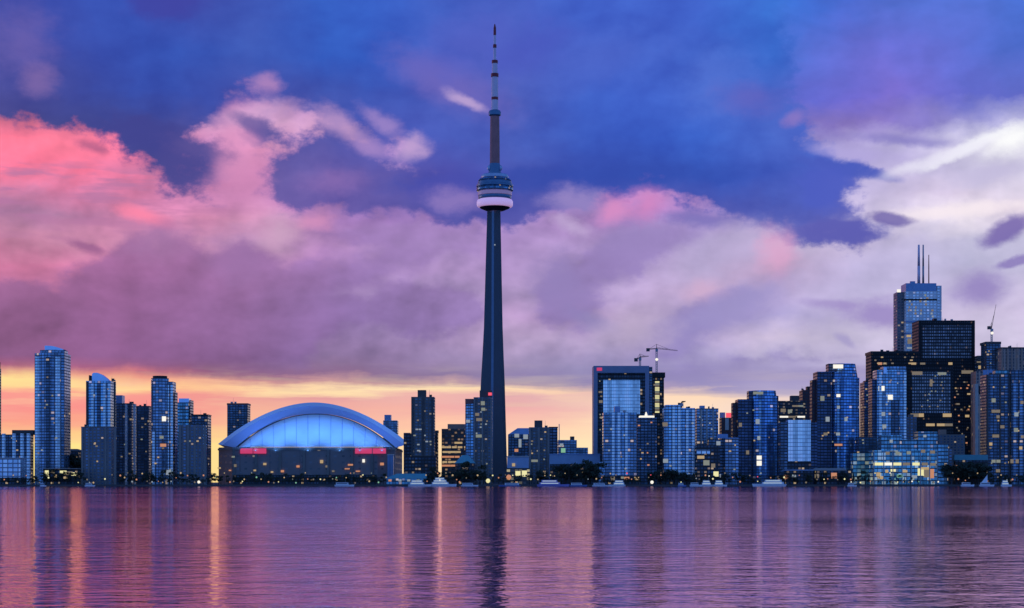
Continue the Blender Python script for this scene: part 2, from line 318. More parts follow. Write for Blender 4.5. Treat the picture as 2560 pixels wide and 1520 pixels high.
# ------------------------------------------------------------------ mesh helpers
ZG = 1.5            # city ground above the lake
class MB:
    """collects faces (with UVs in metres) and links them as ONE mesh object"""
    def __init__(s): s.v, s.f, s.uv, s.mi, s.sm = [], [], [], [], []
    def face(s, pts, uvs=None, mi=0, smooth=False):
        b = len(s.v); s.v += [tuple(p) for p in pts]
        s.f.append(tuple(range(b, b + len(pts))))
        s.uv += uvs if uvs else [(p[0], p[1]) for p in pts]
        s.mi.append(mi); s.sm.append(smooth)
    def prism(s, poly, z0, z1, top=None, mi=0, roof=1, smooth=False, bottom=False, closed=True):
        """poly counter-clockwise from above; top: optional other polygon at z1"""
        t = top or poly; n = len(poly); u = 0.0
        for i in range(n if closed else n - 1):
            j = (i + 1) % n
            a, b, c, d = poly[i], poly[j], t[j], t[i]
            l = math.hypot(b[0] - a[0], b[1] - a[1])
            s.face([(a[0], a[1], z0), (b[0], b[1], z0), (c[0], c[1], z1), (d[0], d[1], z1)], [(u, z0), (u + l, z0), (u + l, z1), (u, z1)], mi, smooth)
            u += l
        s.face([(p[0], p[1], z1) for p in t], None, roof)
        if bottom: s.face([(p[0], p[1], z0) for p in reversed(poly)], None, roof)
    def box(s, x0, x1, y0, y1, z0, z1, mi=0, roof=None, bottom=True):
        s.prism([(x0, y0), (x1, y0), (x1, y1), (x0, y1)], z0, z1, None, mi, mi if roof is None else roof, False, bottom)
    def bar(s, a, b, r, r2=None, n=6, mi=0):
        a, b = np.array(a, float), np.array(b, float); r2 = r if r2 is None else r2
        d = b - a; d /= np.linalg.norm(d)
        h = np.array((0, 0, 1.0)) if abs(d[2]) < .9 else np.array((1.0, 0, 0))
        p = np.cross(d, h); p /= np.linalg.norm(p); q = np.cross(d, p)
        ring = lambda c, rr: [c + rr * (math.cos(k * 2 * math.pi / n) * p + math.sin(k * 2 * math.pi / n) * q) for k in range(n)]
        A, B = ring(a, r), ring(b, r2)
        for k in range(n):
            j = (k + 1) % n; s.face([A[j], A[k], B[k], B[j]], None, mi, n > 5)
        s.face(A, None, mi); s.face(list(reversed(B)), None, mi)
    def lathe(s, prof, n=32, mi=0, cx=0.0, cy=0.0, sx=1.0, smooth=True):
        """prof: (radius, z) from bottom to top"""
        for (r0, z0), (r1, z1) in zip(prof, prof[1:]):
            for k in range(n):
                a, b = 2 * math.pi * k / n, 2 * math.pi * (k + 1) / n
                P = lambda r, t, z: (cx + r * sx * math.cos(t), cy + r * math.sin(t), z)
                ps = [P(r0, a, z0), P(r0, b, z0), P(r1, b, z1), P(r1, a, z1)]
                ua, ub = a * max(r0, r1), b * max(r0, r1)
                uv = [(ua, z0), (ub, z0), (ub, z1), (ua, z1)]
                if r0 < 1e-6: ps, uv = ps[1:], uv[1:]
                elif r1 < 1e-6: ps, uv = ps[:3], uv[:3]
                s.face(ps, uv, mi, smooth)
    def build(s, name, mats, parent=None, loc=(0, 0, 0)):
        me = bpy.data.meshes.new(name)
        me.from_pydata(s.v, [], s.f)
        ul = me.uv_layers.new(name='metres')
        ul.data.foreach_set('uv', [c for p in s.uv for c in p])
        mats = mats if isinstance(mats, (list, tuple)) else [mats]
        for m in mats: me.materials.append(m)
        me.polygons.foreach_set('material_index', [min(k, len(mats) - 1) for k in s.mi])
        me.polygons.foreach_set('use_smooth', s.sm)
        if any(s.sm):
            import bmesh
            bm = bmesh.new(); bm.from_mesh(me)
            bmesh.ops.remove_doubles(bm, verts=bm.verts, dist=1e-4)
            for e in bm.edges:
                if len(e.link_faces) == 2 and e.calc_face_angle(0) > R(35): e.smooth = False
            bm.to_mesh(me); bm.free()
        o = bpy.data.objects.new(name, me); COL.objects.link(o); o.location = loc
        if parent: o.parent = parent
        return o
def tag(o, label=None, cat=None, group=None, kind=None):
    for k, v in (('label', label), ('category', cat), ('group', group), ('kind', kind)):
        if v: o[k] = v
    return o
def empty(name, loc, label, cat, group=None):
    o = bpy.data.objects.new(name, None); COL.objects.link(o); o.location = loc
    o.empty_display_size = 5
    return tag(o, label, cat, group)
def copy_tree(o, parent=None):
    c = o.copy(); COL.objects.link(c)
    if parent: c.parent = parent
    for ch in list(o.children): copy_tree(ch, c)
    return c

# ------------------------------------------------------------------ materials
def mat(name):
    m = bpy.data.materials.new(name); m.use_nodes = True
    return m, m.node_tree.nodes['Principled BSDF'], V(m.node_tree)
def plain(name, col, rough=0.7, metal=0.0, var=0.25, scale=0.15, emit=None, estr=0.0, spec=0.5):
    m, b, v = mat(name)
    t = v.N.new('ShaderNodeTexCoord')
    n, _ = v.noise(t.outputs['Object'], scale, 5.0, 0.6)
    k = v.m('ADD', 1 - var, v.m('MULTIPLY', n, 2 * var))
    v.put(b.inputs['Base Color'], v.mix(1.0, col, v.vec(k, k, k), 'MULTIPLY'))
    b.inputs['Roughness'].default_value = rough; b.inputs['Metallic'].default_value = metal
    b.inputs['Specular IOR Level'].default_value = spec
    if emit:
        b.inputs['Emission Color'].default_value = (*emit, 1); b.inputs['Emission Strength'].default_value = estr
    return m
SEED = [0]
def facade(name, wall, glass, fh=3.3, bay=3.2, ww=0.75, wh=0.62, metal=0.55, rough=0.2, lit=0.012, litcol=(1.0, 0.72, 0.38), lstr=0.9, var=0.34, band=0.0):
    """curtain wall or punched windows laid out in metres on the UV map; every pane has its own tint and a few rooms are lit"""
    SEED[0] += 7.31
    m, b, v = mat(name)
    uvn = v.N.new('ShaderNodeUVMap'); uvn.uv_map = 'metres'
    s = v.N.new('ShaderNodeSeparateXYZ'); v.L.new(uvn.outputs[0], s.inputs[0])
    U = v.m('MULTIPLY', s.outputs[0], 1 / bay); W = v.m('MULTIPLY', s.outputs[1], 1 / fh)
    fu, fv = v.m('FRACT', U), v.m('FRACT', W)
    cu, cv = v.m('FLOOR', U), v.m('FLOOR', W)
    mu = v.m('LESS_THAN', v.m('ABSOLUTE', v.m('SUBTRACT', fu, 0.5)), ww / 2)
    mv = v.m('LESS_THAN', v.m('ABSOLUTE', v.m('SUBTRACT', fv, 0.5)), wh / 2)
    mask = v.m('MULTIPLY', mu, mv)
    wn = v.N.new('ShaderNodeTexWhiteNoise'); wn.noise_dimensions = '3D'
    v.L.new(v.vec(cu, cv, SEED[0]), wn.inputs['Vector'])
    wn2 = v.N.new('ShaderNodeTexWhiteNoise'); wn2.noise_dimensions = '2D'
    v.L.new(v.vec(cu, SEED[0] + 3.0, 0.0), wn2.inputs['Vector'])
    sw = v.N.new('ShaderNodeSeparateColor'); v.L.new(wn.outputs['Color'], sw.inputs[0])
    t = v.N.new('ShaderNodeTexCoord')
    big, _ = v.noise(t.outputs['Object'], 0.035, 4.0, 0.6)
    k = v.m('ADD', 1 - var, v.m('MULTIPLY', sw.outputs[0], 2 * var))
    k = v.m('MULTIPLY', k, v.m('ADD', 0.55, v.m('MULTIPLY', big, 0.9)))
    k = v.m('MULTIPLY', k, v.m('ADD', 0.62, v.m('MULTIPLY', wn2.outputs['Value'], 0.76)))
    gl = v.mix(1.0, glass, v.vec(k, k, k), 'MULTIPLY')
    kw = v.m('ADD', 0.7, v.m('MULTIPLY', big, 0.6))
    if band: kw = v.m('MULTIPLY', kw, v.m('ADD', 1.0 - band, v.m('MULTIPLY', v.m('MODULO', cu, 2.0), band * 2)))
    wl = v.mix(1.0, wall, v.vec(kw, kw, kw), 'MULTIPLY')
    v.put(b.inputs['Base Color'], v.mix(mask, wl, gl))
    v.put(b.inputs['Metallic'], v.m('MULTIPLY', mask, metal))
    v.put(b.inputs['Roughness'], v.m('ADD', 0.75, v.m('MULTIPLY', mask, rough - 0.75)))
    on = v.m('MULTIPLY', mask, v.m('GREATER_THAN', sw.outputs[1], 1 - lit))
    v.put(b.inputs['Emission Strength'], v.m('MULTIPLY', on, v.m('MULTIPLY', lstr * 0.45, v.m('ADD', 0.15, sw.outputs[2]))))
    b.inputs['Emission Color'].default_value = (*litcol, 1)
    return m
def glow(name, col, s):
    m, b, v = mat(name)
    b.inputs['Base Color'].default_value = (0.05, 0.05, 0.05, 1)
    b.inputs['Emission Color'].default_value = (*col, 1); b.inputs['Emission Strength'].default_value = s
    return m
M = {}
M['roof'] = plain('roof_gravel', (0.07, 0.075, 0.085), 0.9)
M['conc'] = plain('grey_concrete', (0.24, 0.23, 0.22), 0.85)
M['conc_dark'] = plain('dark_concrete', (0.09, 0.085, 0.085), 0.85)
M['brown'] = plain('brown_stone', (0.40, 0.26, 0.20), 0.8)
M['black'] = plain('black_steel', (0.012, 0.013, 0.016), 0.5, 0.3)
M['steel'] = plain('painted_steel', (0.35, 0.37, 0.40), 0.4, 0.3)
M['white'] = plain('white_paint', (0.80, 0.81, 0.82), 0.45, var=0.08)
M['cream'] = plain('pale_cladding', (0.50, 0.48, 0.45), 0.7)
M['teal'] = plain('teal_roof_sheet', (0.10, 0.34, 0.38), 0.5)
M['bluemetal'] = plain('blue_metal_cladding', (0.22, 0.34, 0.55), 0.35, 0.4)
M['crown_glass'] = plain('crown_glass', (0.55, 0.72, 0.95), 0.18, 0.85, var=0.15)
M['red_stone'] = plain('red_granite', (0.26, 0.10, 0.09), 0.6)
NAVY = (0.055, 0.06, 0.075)
M['condo_navy'] = facade('navy_condo_glass', (0.10, 0.11, 0.13), (0.22, 0.36, 0.52), 3.0, 3.4, 0.82, 0.66, 0.55, 0.22, 0.03)
M['condo_blue'] = facade('blue_condo_glass', (0.12, 0.14, 0.16), (0.25, 0.46, 0.66), 3.0, 3.0, 0.84, 0.70, 0.65, 0.18, 0.025)
M['condo_dark'] = facade('dark_condo_glass', (0.045, 0.05, 0.06), (0.12, 0.20, 0.30), 3.0, 3.6, 0.80, 0.62, 0.5, 0.25, 0.05)
M['condo_pale'] = facade('pale_slab_block', (0.20, 0.19, 0.19), (0.12, 0.20, 0.32), 3.0, 3.8, 0.55, 0.50, 0.5, 0.25, 0.02)
M['conc_block'] = facade('concrete_slab_block', (0.15, 0.14, 0.13), (0.09, 0.13, 0.18), 3.0, 3.6, 0.60, 0.50, 0.5, 0.25, 0.05, (1.0, 0.80, 0.50), 0.7)
M['teal_glass'] = facade('teal_glass', (0.07, 0.10, 0.11), (0.22, 0.50, 0.62), 3.6, 3.0, 0.86, 0.66, 0.6, 0.2, 0.05)
M['bluestrip'] = facade('light_balcony_glass', (0.40, 0.44, 0.48), (0.74, 0.94, 1.0), 3.0, 2.6, 0.90, 0.62, 0.7, 0.2, 0.01, var=0.25)
M['paleoffice'] = facade('pale_blue_office', (0.26, 0.30, 0.36), (0.70, 0.88, 1.0), 4.2, 5.0, 0.80, 0.74, 0.85, 0.15, 0.0, var=0.22)
M['mirror'] = facade('mirror_glass', (0.22, 0.30, 0.40), (0.80, 0.95, 1.0), 3.8, 2.4, 0.93, 0.86, 0.92, 0.12, 0.0, var=0.14)
M['frame_blue'] = plain('blue_grey_frame', (0.26, 0.29, 0.40), 0.5, 0.2, scale=0.05)
M['recess'] = facade('dark_recess_glass', (0.016, 0.018, 0.022), (0.045, 0.07, 0.10), 3.9, 3.0, 0.8, 0.6, 0.5, 0.25, 0.03)
M['dark_office'] = facade('dark_office_glass', (0.016, 0.017, 0.020), (0.05, 0.06, 0.075), 3.9, 3.0, 0.66, 0.52, 0.4, 0.3, 0.10, (1.0, 0.66, 0.34), 0.35)
M['black_office'] = facade('black_tower_grid', (0.022, 0.022, 0.026), (0.26, 0.26, 0.29), 3.9, 2.8, 0.66, 0.52, 0.3, 0.35, 0.05, (1.0, 0.72, 0.42), 0.16, 0.6)
M['black_skin'] = facade('black_tower_skin', (0.007, 0.007, 0.009), (0.022, 0.024, 0.03), 3.9, 2.8, 0.62, 0.48, 0.3, 0.35, 0.07, (1.0, 0.62, 0.30), 0.22)
M['grey_office'] = facade('grey_office_grid', (0.05, 0.052, 0.056), (0.42, 0.42, 0.45), 3.9, 2.8, 0.62, 0.52, 0.3, 0.35, 0.04, (1.0, 0.80, 0.52), 0.3, 0.45)
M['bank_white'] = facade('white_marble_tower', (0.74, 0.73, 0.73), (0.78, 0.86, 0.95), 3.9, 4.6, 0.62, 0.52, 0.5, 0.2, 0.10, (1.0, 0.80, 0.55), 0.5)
M['bank_shaded'] = facade('shaded_marble_side', (0.26, 0.22, 0.22), (0.12, 0.14, 0.20), 3.9, 4.6, 0.62, 0.52, 0.5, 0.2, 0.06)  # darker copy of the front marble, side shade put into its colour
M['brown_office'] = facade('brown_lit_office', (0.12, 0.085, 0.065), (0.05, 0.06, 0.08), 3.6, 3.4, 0.70, 0.50, 0.4, 0.3, 0.25, (1.0, 0.60, 0.26), 0.6)
M['brown_tower'] = facade('brown_ribbed_tower', (0.52, 0.36, 0.28), (0.10, 0.10, 0.12), 3.8, 4.2, 0.55, 0.80, 0.4, 0.3, 0.08, (1.0, 0.7, 0.4), 0.4)
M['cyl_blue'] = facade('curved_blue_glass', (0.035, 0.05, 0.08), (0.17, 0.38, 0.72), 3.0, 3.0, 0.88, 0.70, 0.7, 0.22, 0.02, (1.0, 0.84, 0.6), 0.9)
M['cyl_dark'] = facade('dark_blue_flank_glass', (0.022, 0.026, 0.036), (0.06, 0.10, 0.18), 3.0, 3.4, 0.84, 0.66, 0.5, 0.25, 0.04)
M['red_dark'] = facade('red_brown_office', (0.10, 0.045, 0.045), (0.045, 0.05, 0.07), 3.6, 3.4, 0.62, 0.55, 0.4, 0.3, 0.03)
M['lit_office'] = facade('lit_floor_office', (0.03, 0.032, 0.036), (0.07, 0.08, 0.10), 3.6, 3.0, 0.80, 0.50, 0.4, 0.3, 0.40, (1.0, 0.82, 0.56), 0.45)
M['terminal'] = facade('teal_terminal_glass', (0.06, 0.10, 0.12), (0.24, 0.62, 0.70), 4.0, 4.0, 0.88, 0.74, 0.6, 0.2, 0.30, (0.90, 0.95, 0.55), 0.6)
M['lowdark'] = facade('low_dark_block', (0.035, 0.037, 0.042), (0.06, 0.09, 0.13), 3.6, 3.4, 0.7, 0.5, 0.4, 0.3, 0.14, (1.0, 0.72, 0.36), 0.8)
M['lowlit'] = facade('low_lit_block', (0.08, 0.08, 0.08), (0.12, 0.12, 0.12), 4.0, 4.0, 0.8, 0.6, 0.3, 0.3, 0.55, (1.0, 0.84, 0.42), 1.0)
M['lowblue'] = plain('pale_blue_shed', (0.30, 0.42, 0.60), 0.6)
M['warm'] = glow('warm_light', (1.0, 0.70, 0.34), 0.45)
M['soft'] = glow('soft_room_light', (1.0, 0.80, 0.52), 0.18)
M['pale'] = glow('pale_room_light', (0.86, 0.92, 0.72), 0.24)
M['cool'] = glow('cool_room_light', (0.75, 0.88, 1.0), 0.32)
M['orange'] = glow('orange_light', (1.0, 0.42, 0.20), 0.55)
M['boat_glow'] = glow('added_cabin_glow', (0.70, 0.86, 1.0), 0.55)  # cool glow added to cabin windows to brighten the larger boats
M['lwhite'] = glow('white_light', (1.0, 0.95, 0.82), 1.0)
M['lyellow'] = glow('yellow_light', (1.0, 0.92, 0.45), 0.85)
M['lgreen'] = glow('greenish_light', (0.45, 1.0, 0.62), 0.45)
M['lred'] = glow('red_light', (1.0, 0.10, 0.14), 1.0)
M['redsign'] = glow('red_sign_light', (0.85, 0.06, 0.20), 0.65)

# ------------------------------------------------------------------ building builder (photo columns/rows at a building's own distance give real metres)
class Bld:
    def __init__(s, name, label, cat, xc, Y, group=None):
        s.Y, s.X = Y, (xc - 1280) * Y / F
        s.root = empty(name, (s.X, Y, ZG), label, cat, group)
    def lx(s, px, f=0.0): return (px - 1280) * (s.Y + f) / F - s.X
    def lz(s, py, f=0.0): return HC + (HOR - py) * (s.Y + f) / F - ZG
    def box(s, part, x0, x1, yt, yb=None, m='conc', f=0.0, d=26.0, comp=True, roof='roof', bevel=0):
        if comp and (x0 + x1) / 2 < 1280 and x1 < 1280: x1 = 1280 + (x1 - 1280) * (s.Y + f + d) / (s.Y + f)
        elif comp and x0 > 1280: x0 = 1280 + (x0 - 1280) * (s.Y + f + d) / (s.Y + f)
        if x1 - x0 < 2: x0, x1 = (x0 + x1) / 2 - 1, (x0 + x1) / 2 + 1
        b = MB()
        z0 = 0.0 if yb is None else s.lz(yb, f)
        X0, X1 = s.lx(x0, f), s.lx(x1, f); c = bevel
        poly = [(X0, f), (X1, f), (X1, f + d), (X0, f + d)] if not c else [(X0 + c, f), (X1 - c, f), (X1, f + c), (X1, f + d - c), (X1 - c, f + d), (X0 + c, f + d), (X0, f + d - c), (X0, f + c)]
        b.prism(poly, z0, s.lz(yt, f), bottom=z0 > 0)
        s.last = (X0, X1)
        return b.build(part, [M[m], M[roof]], s.root)
    def poly(s, part, poly, yt, yb=None, m='conc', roof='roof', top=None, smooth=False):
        """poly in local metres"""
        b = MB(); b.prism(poly, 0.0 if yb is None else s.lz(yb), s.lz(yt), top, smooth=smooth, bottom=yb is not None)
        return b.build(part, [M[m], M[roof]], s.root)
    def cyl(s, part, xc, rx, yt, yb=None, m='cyl_blue', f=0.0, sq=0.8, rt=None, n=40, roof='roof'):
        """round tower; rx photo pixels, f = distance of its axis behind the front plane"""
        k = (s.Y + f) / F; r = rx * k; r1 = (rt if rt else rx) * k; cx = s.lx(xc, f)
        ring = lambda q: [(cx + q * math.cos(t), f + q * sq * math.sin(t)) for t in (2 * math.pi * i / n - math.pi for i in range(n))]
        b = MB(); b.prism(ring(r), 0.0 if yb is None else s.lz(yb, f), s.lz(yt, f), ring(r1), smooth=True)
        return b.build(part, [M[m], M[roof]], s.root)
    def lit(s, items, f=0.0, m='soft', name='lit_window'):
        """items: (px, py, w_m, h_m[, material]); thin lit panes 0.15 m proud of the plane at depth f"""
        for it in items:
            px, py, w_, h_ = it[:4]; mm = it[4] if len(it) > 4 else m
            ff = f(px) if callable(f) else f
            x, z = s.lx(px, ff), s.lz(py, ff)
            b = MB(); b.box(-w_ / 2, w_ / 2, -0.15, 0.1, -h_ / 2, h_ / 2)
            b.build(name, M[mm], s.root, (x, ff, z))
    def rlit(s, n, x0, x1, y0, y1, f=0.0, w=2.2, h=1.4, mats=('soft', 'warm', 'pale'), seed=0):
        q = random.Random(seed * 31 + int(s.X)); used = []; n = max(3, int(n * 0.5)); w *= 0.8
        for _ in range(n * 6):
            px = q.uniform(x0 + 3, x1 - 3); py = y0 + round(q.uniform(0, y1 - y0) / 7.6) * 7.6
            if all(abs(px - a) > 8 or abs(py - c) > 6 for a, c in used):
                used.append((px, py))
            if len(used) >= n: break
        s.lit([(a, c, w * q.uniform(.7, 1.3), h, q.choice(mats)) for a, c in used], f)
    def fins(s, part, xs, yt, yb=None, m='bluestrip', wpx=8, f=0.0, proud=1.6):
        """vertical balcony or pier strips, each a part standing proud of the wall"""
        for px in xs:
            b = MB(); x = s.lx(px, f); h = wpx / 2 * (s.Y + f) / F
            b.prism([(x - h, f - proud), (x + h, f - proud), (x + h, f - 0.003), (x - h, f - 0.003)], 0.0 if yb is None else s.lz(yb, f), s.lz(yt, f), bottom=True)
            b.build(part, [M[m], M['roof']], s.root)
    def roofkit(s, x0, x1, yt, f=4.0, seed=1):
        """plant boxes, a vent and a thin aerial on the roof"""
        q = random.Random(seed * 17 + int(s.X)); z = s.lz(yt, f); a0, a1 = s.lx(x0, f), s.lx(x1, f)
        for _ in range(2):
            x = q.uniform(a0 + 2, a1 - 4); w_ = q.uniform(1.5, 3.5); y = f + q.uniform(0, 5); h_ = q.uniform(1.0, 2.6)
            b = MB(); b.box(x, x + w_, y, y + 2.5, z - .1, z + h_); b.build('roof_vent', M['steel' if q.random() < .4 else 'conc_dark'], s.root)
        x = q.uniform(a0 + 1, a1 - 1); b = MB(); b.bar((x, f + 2, z - .1), (x, f + 2, z + q.uniform(4, 8)), 0.16, 0.08, 5); b.build('aerial', M['steel'], s.root)
    def slabs(s, part, x0, x1, yt, yb, step=3.0, f=0.0, proud=1.2, m='conc'):
        """balcony slabs or floor edges, one part"""
        b = MB(); z = s.lz(yb, f); zt = s.lz(yt, f)
        X0, X1 = s.lx(x0, f), s.lx(x1, f)
        while z < zt:
            b.box(X0, X1, f - proud, f - 0.003, z, z + 0.45); z += step
        return b.build(part, M[m], s.root)

# ------------------------------------------------------------------ lake and ground
def water_mat():
    m, b, v = mat('lake_water')
    t = v.N.new('ShaderNodeTexCoord'); s = v.N.new('ShaderNodeSeparateXYZ'); v.L.new(t.outputs['Object'], s.inputs[0])
    n1, _ = v.noise(v.vec(v.m('MULTIPLY', s.outputs[0], 0.85), s.outputs[1], 0.0), 0.50, 4.0, 0.55, dist=0.4)
    n2, _ = v.noise(v.vec(v.m('MULTIPLY', s.outputs[0], 0.50), s.outputs[1], 5.0), 0.13, 3.0, 0.5)
    gust, _ = v.noise(v.vec(v.m('MULTIPLY', s.outputs[0], 0.5), s.outputs[1], 9.0), 0.012, 3.0, 0.5)
    n3, _ = v.noise(v.vec(v.m('MULTIPLY', s.outputs[0], 0.55), s.outputs[1], 2.0), 1.7, 2.0, 0.5)
    amp = v.rng(gust, 0.38, 0.62, 0.55, 1.35)
    h = v.m('MULTIPLY', amp, v.m('ADD', v.m('ADD', v.m('MULTIPLY', n1, 0.095), v.m('MULTIPLY', n3, 0.020)), v.m('MULTIPLY', n2, 0.085)))
    bp = v.N.new('ShaderNodeBump'); bp.inputs['Strength'].default_value = 1.0; bp.inputs['Distance'].default_value = 1.0
    v.put(bp.inputs['Height'], h)
    gl = v.N.new('ShaderNodeBsdfGlossy'); gl.inputs['Color'].default_value = (0.96, 0.62, 0.79, 1)
    v.put(gl.inputs['Roughness'], v.m('ADD', 0.05, v.m('MULTIPLY', gust, 0.05)))
    df = v.N.new('ShaderNodeBsdfDiffuse'); df.inputs['Color'].default_value = (0.010, 0.012, 0.026, 1)
    fr = v.N.new('ShaderNodeFresnel'); fr.inputs['IOR'].default_value = 1.50
    for n_ in (gl, df, fr): v.L.new(bp.outputs[0], n_.inputs['Normal'])
    mx = v.N.new('ShaderNodeMixShader'); v.put(mx.inputs[0], v.m('POWER', fr.outputs[0], 0.45)); v.L.new(df.outputs[0], mx.inputs[1]); v.L.new(gl.outputs[0], mx.inputs[2])
    v.L.new(mx.outputs[0], v.N['Material Output'].inputs['Surface']); v.N.remove(b)
    return m
b = MB(); b.face([(-40000, -3000, 0), (40000, -3000, 0), (40000, 1760, 0), (-40000, 1760, 0)])
tag(b.build('water', water_mat()), kind='structure')
SHORE = 1742.0
b = MB(); b.box(-30000, 30000, SHORE, 60000, -3.0, ZG)
tag(b.build('ground', plain('city_ground', (0.05, 0.05, 0.05), 0.95, scale=0.02)), kind='structure')
b = MB(); b.box(-1200, 1200, SHORE - 1.4, SHORE - 0.01, -3.0, ZG + 0.35)
tag(b.build('quay_wall', M['conc_dark']), 'low dark concrete quay wall running along the far waterline', 'wall')

# ------------------------------------------------------------------ buildings, left part of the skyline
t = Bld('apartment_tower', 'dark tower cut by the left edge of the photo, beside the wide low block', 'tower', -30, 1900)
t.box('wall', -75, 5, 918, m='condo_dark', d=30, bevel=3); t.box('penthouse', -62, 1, 903, 918.5, 'conc_dark', f=4, d=16)
t = Bld('apartment_block', 'wide low block of blue glass columns between left edge and tallest left tower', 'apartment block', 40, 1860)
t.box('wall', -14, 84, 1086, m='condo_dark', d=24); t.fins('balcony_column', [10, 36, 56, 72], 1084, m='bluestrip', wpx=9)
t.box('penthouse', 30, 92, 1075, 1086.5, 'conc_dark', f=4, d=14); t.rlit(6, 0, 80, 1095, 1140)
t = Bld('office_block', 'low pale blue office block with big square windows at lower left corner', 'office', 32, 1778)
t.box('wall', -6, 66, 1146, m='paleoffice', d=22); t.slabs('floor_edge', -5, 65, 1148, 1192, 4.2, m='frame_blue', proud=0.5)
t.box('ground_floor', -5, 67, 1194, m='lowdark', f=-0.6, d=21)
t.box('roof_edge', -7, 67, 1144, 1146.5, 'cream', f=-0.6, d=23)
t = Bld('apartment_tower', 'tallest glass tower on the left, with a rounded light blue crown', 'tower', 120, 1850)
k = 1850 / F
hw = (157 - 82) / 2 * k; xc0 = t.lx(119.5)
def bow(h, d, n=9, bulge=7.0):
    return [(-h + 2 * h * i / n, -bulge * (1 - (2 * i / n - 1) ** 2)) for i in range(n + 1)] + [(h, d), (-h, d)]
poly = [(x + xc0, y + 7) for x, y in bow(hw, 26)]
t.poly('wall', poly, 882, m='condo_navy', smooth=False)
for a, m_ in ((-0.72, 'bluestrip'), (0.05, 'condo_dark'), (0.62, 'bluestrip')):
    x = xc0 + a * hw; yy = 7 - 7.0 * (1 - a * a)
    b = MB(); b.prism([(x - 2.6, yy - 1.0), (x + 2.6, yy - 1.0), (x + 2.6, yy + 1.5), (x - 2.6, yy + 1.5)], 0, t.lz(892)); b.build('balcony_column', [M[m_], M['roof']], t.root)
t.poly('crown_base', [(x + xc0 + 1.5, y + 12) for x, y in bow(hw * 0.82, 14, bulge=4)], 873, 882.5, 'condo_navy')
b = MB(); xs = [-0.36 + i * 0.14 for i in range(10)]
for i in range(9):     # curved glass sail falling away to the right
    z0 = t.lz(874); za = z0 + 11.5 * k * (1 - max(0, (i - 2) / 8.0) ** 1.6) ; zb = z0 + 11.5 * k * (1 - max(0, (i - 1) / 8.0) ** 1.6)
    xa, xb = xc0 + xs[i] * hw, xc0 + xs[i + 1] * hw
    b.face([(xa, 9, z0), (xb, 9, z0), (xb, 9, zb), (xa, 9, za)]); b.face([(xb, 20, z0), (xa, 20, z0), (xa, 20, za), (xb, 20, zb)])
    b.face([(xa, 9, za), (xb, 9, zb), (xb, 20, zb), (xa, 20, za)])
b.build('crown', M['crown_glass'], t.root)
t.rlit(16, 88, 152, 905, 1165, f=lambda px: 7 - 7.0 * (1 - ((px - 119.5) / 37.5) ** 2) - 1.2, mats=('soft', 'cool', 'pale'), seed=1)
t = Bld('low_pavilion', 'low yellow lit pavilion at the foot of the tallest left tower', 'pavilion', 155, 1768)
t.box('wall', 108, 202, 1172, m='lowdark', d=14); t.lit([(117, 1183, 3.6, 5.5, 'lyellow'), (133, 1180, 3, 2.2, 'soft'), (139, 1190, 2.4, 2.6, 'warm'), (158, 1181, 6.5, 3.4, 'lyellow'), (172, 1183, 7.5, 3.4, 'soft'), (186, 1185, 6, 3.2, 'lyellow'), (164, 1194, 4, 2.2, 'warm'), (196, 1191, 3, 2, 'soft')])
t.box('canopy', 105, 205, 1170.5, 1172.5, 'conc', f=-2.5, d=17)
t = Bld('low_house', 'low dark gabled roof seen between the two leftmost towers', 'building', 180, 1980)
t.box('wall', 157, 206, 1128, m='lowdark', d=20)
t.poly('roof', [(t.lx(156), 0), (t.lx(206), 0), (t.lx(206), 20), (t.lx(156), 20)], 1122, 1128.4, 'conc_dark', top=[(t.lx(160), 6), (t.lx(188), 6), (t.lx(188), 14), (t.lx(160), 14)])

t = Bld('apartment_tower', 'glass tower with slanted light blue crown rising over a plain grey slab', 'tower', 252, 1880)
t.box('wall', 215, 290, 952, m='condo_blue', d=24); t.fins('pier', [218, 287], 954, m='conc_dark', wpx=5, proud=0.8); t.fins('balcony_column', [232, 262, 274], 958, m='bluestrip', wpx=7); t.roofkit(272, 288, 952)
t.fins('balcony_column', [247], 958, m='condo_dark', wpx=9, proud=0.9)
b = MB(); y0, y1 = 5.0, 15.0; z0 = t.lz(951.6); X = [t.lx(p) for p in (227, 231, 240, 252, 262, 270)]; Z = [t.lz(p) for p in (934, 931, 931, 936, 944, 951.5)]
for i in range(5):
    b.face([(X[i], y0, z0), (X[i + 1], y0, z0), (X[i + 1], y0, Z[i + 1]), (X[i], y0, Z[i])]); b.face([(X[i + 1], y1, z0), (X[i], y1, z0), (X[i], y1, Z[i]), (X[i + 1], y1, Z[i + 1])])
    b.face([(X[i], y0, Z[i]), (X[i + 1], y0, Z[i + 1]), (X[i + 1], y1, Z[i + 1]), (X[i], y1, Z[i])])
b.face([(X[0], y1, z0), (X[0], y0, z0), (X[0], y0, Z[0]), (X[0], y1, Z[0])]); b.build('crown', M['crown_glass'], t.root)
t.box('penthouse', 222, 230, 938, 952.4, 'conc_dark', f=4, d=10); t.rlit(8, 222, 285, 965, 1060, f=-1.75, mats=('soft', 'cool'), seed=2)
t = Bld('apartment_slab', 'plain grey blue slab block in front of the slant crowned tower', 'apartment block', 246, 1800)
t.box('wall', 203, 291, 1068, m='condo_pale', d=22); t.fins('pier', [206, 222, 264, 288], 1068.5, m='conc', wpx=5, proud=0.7); t.box('roof_edge', 202, 292, 1066.5, 1068.3, 'conc', f=-0.5, d=23); t.rlit(7, 206, 286, 1085, 1180, seed=3); t.roofkit(205, 222, 1066.5, 3)
t = Bld('apartment_tower', 'dark tower with one pale vertical strip, right of the slant crowned tower', 'tower', 314, 1960)
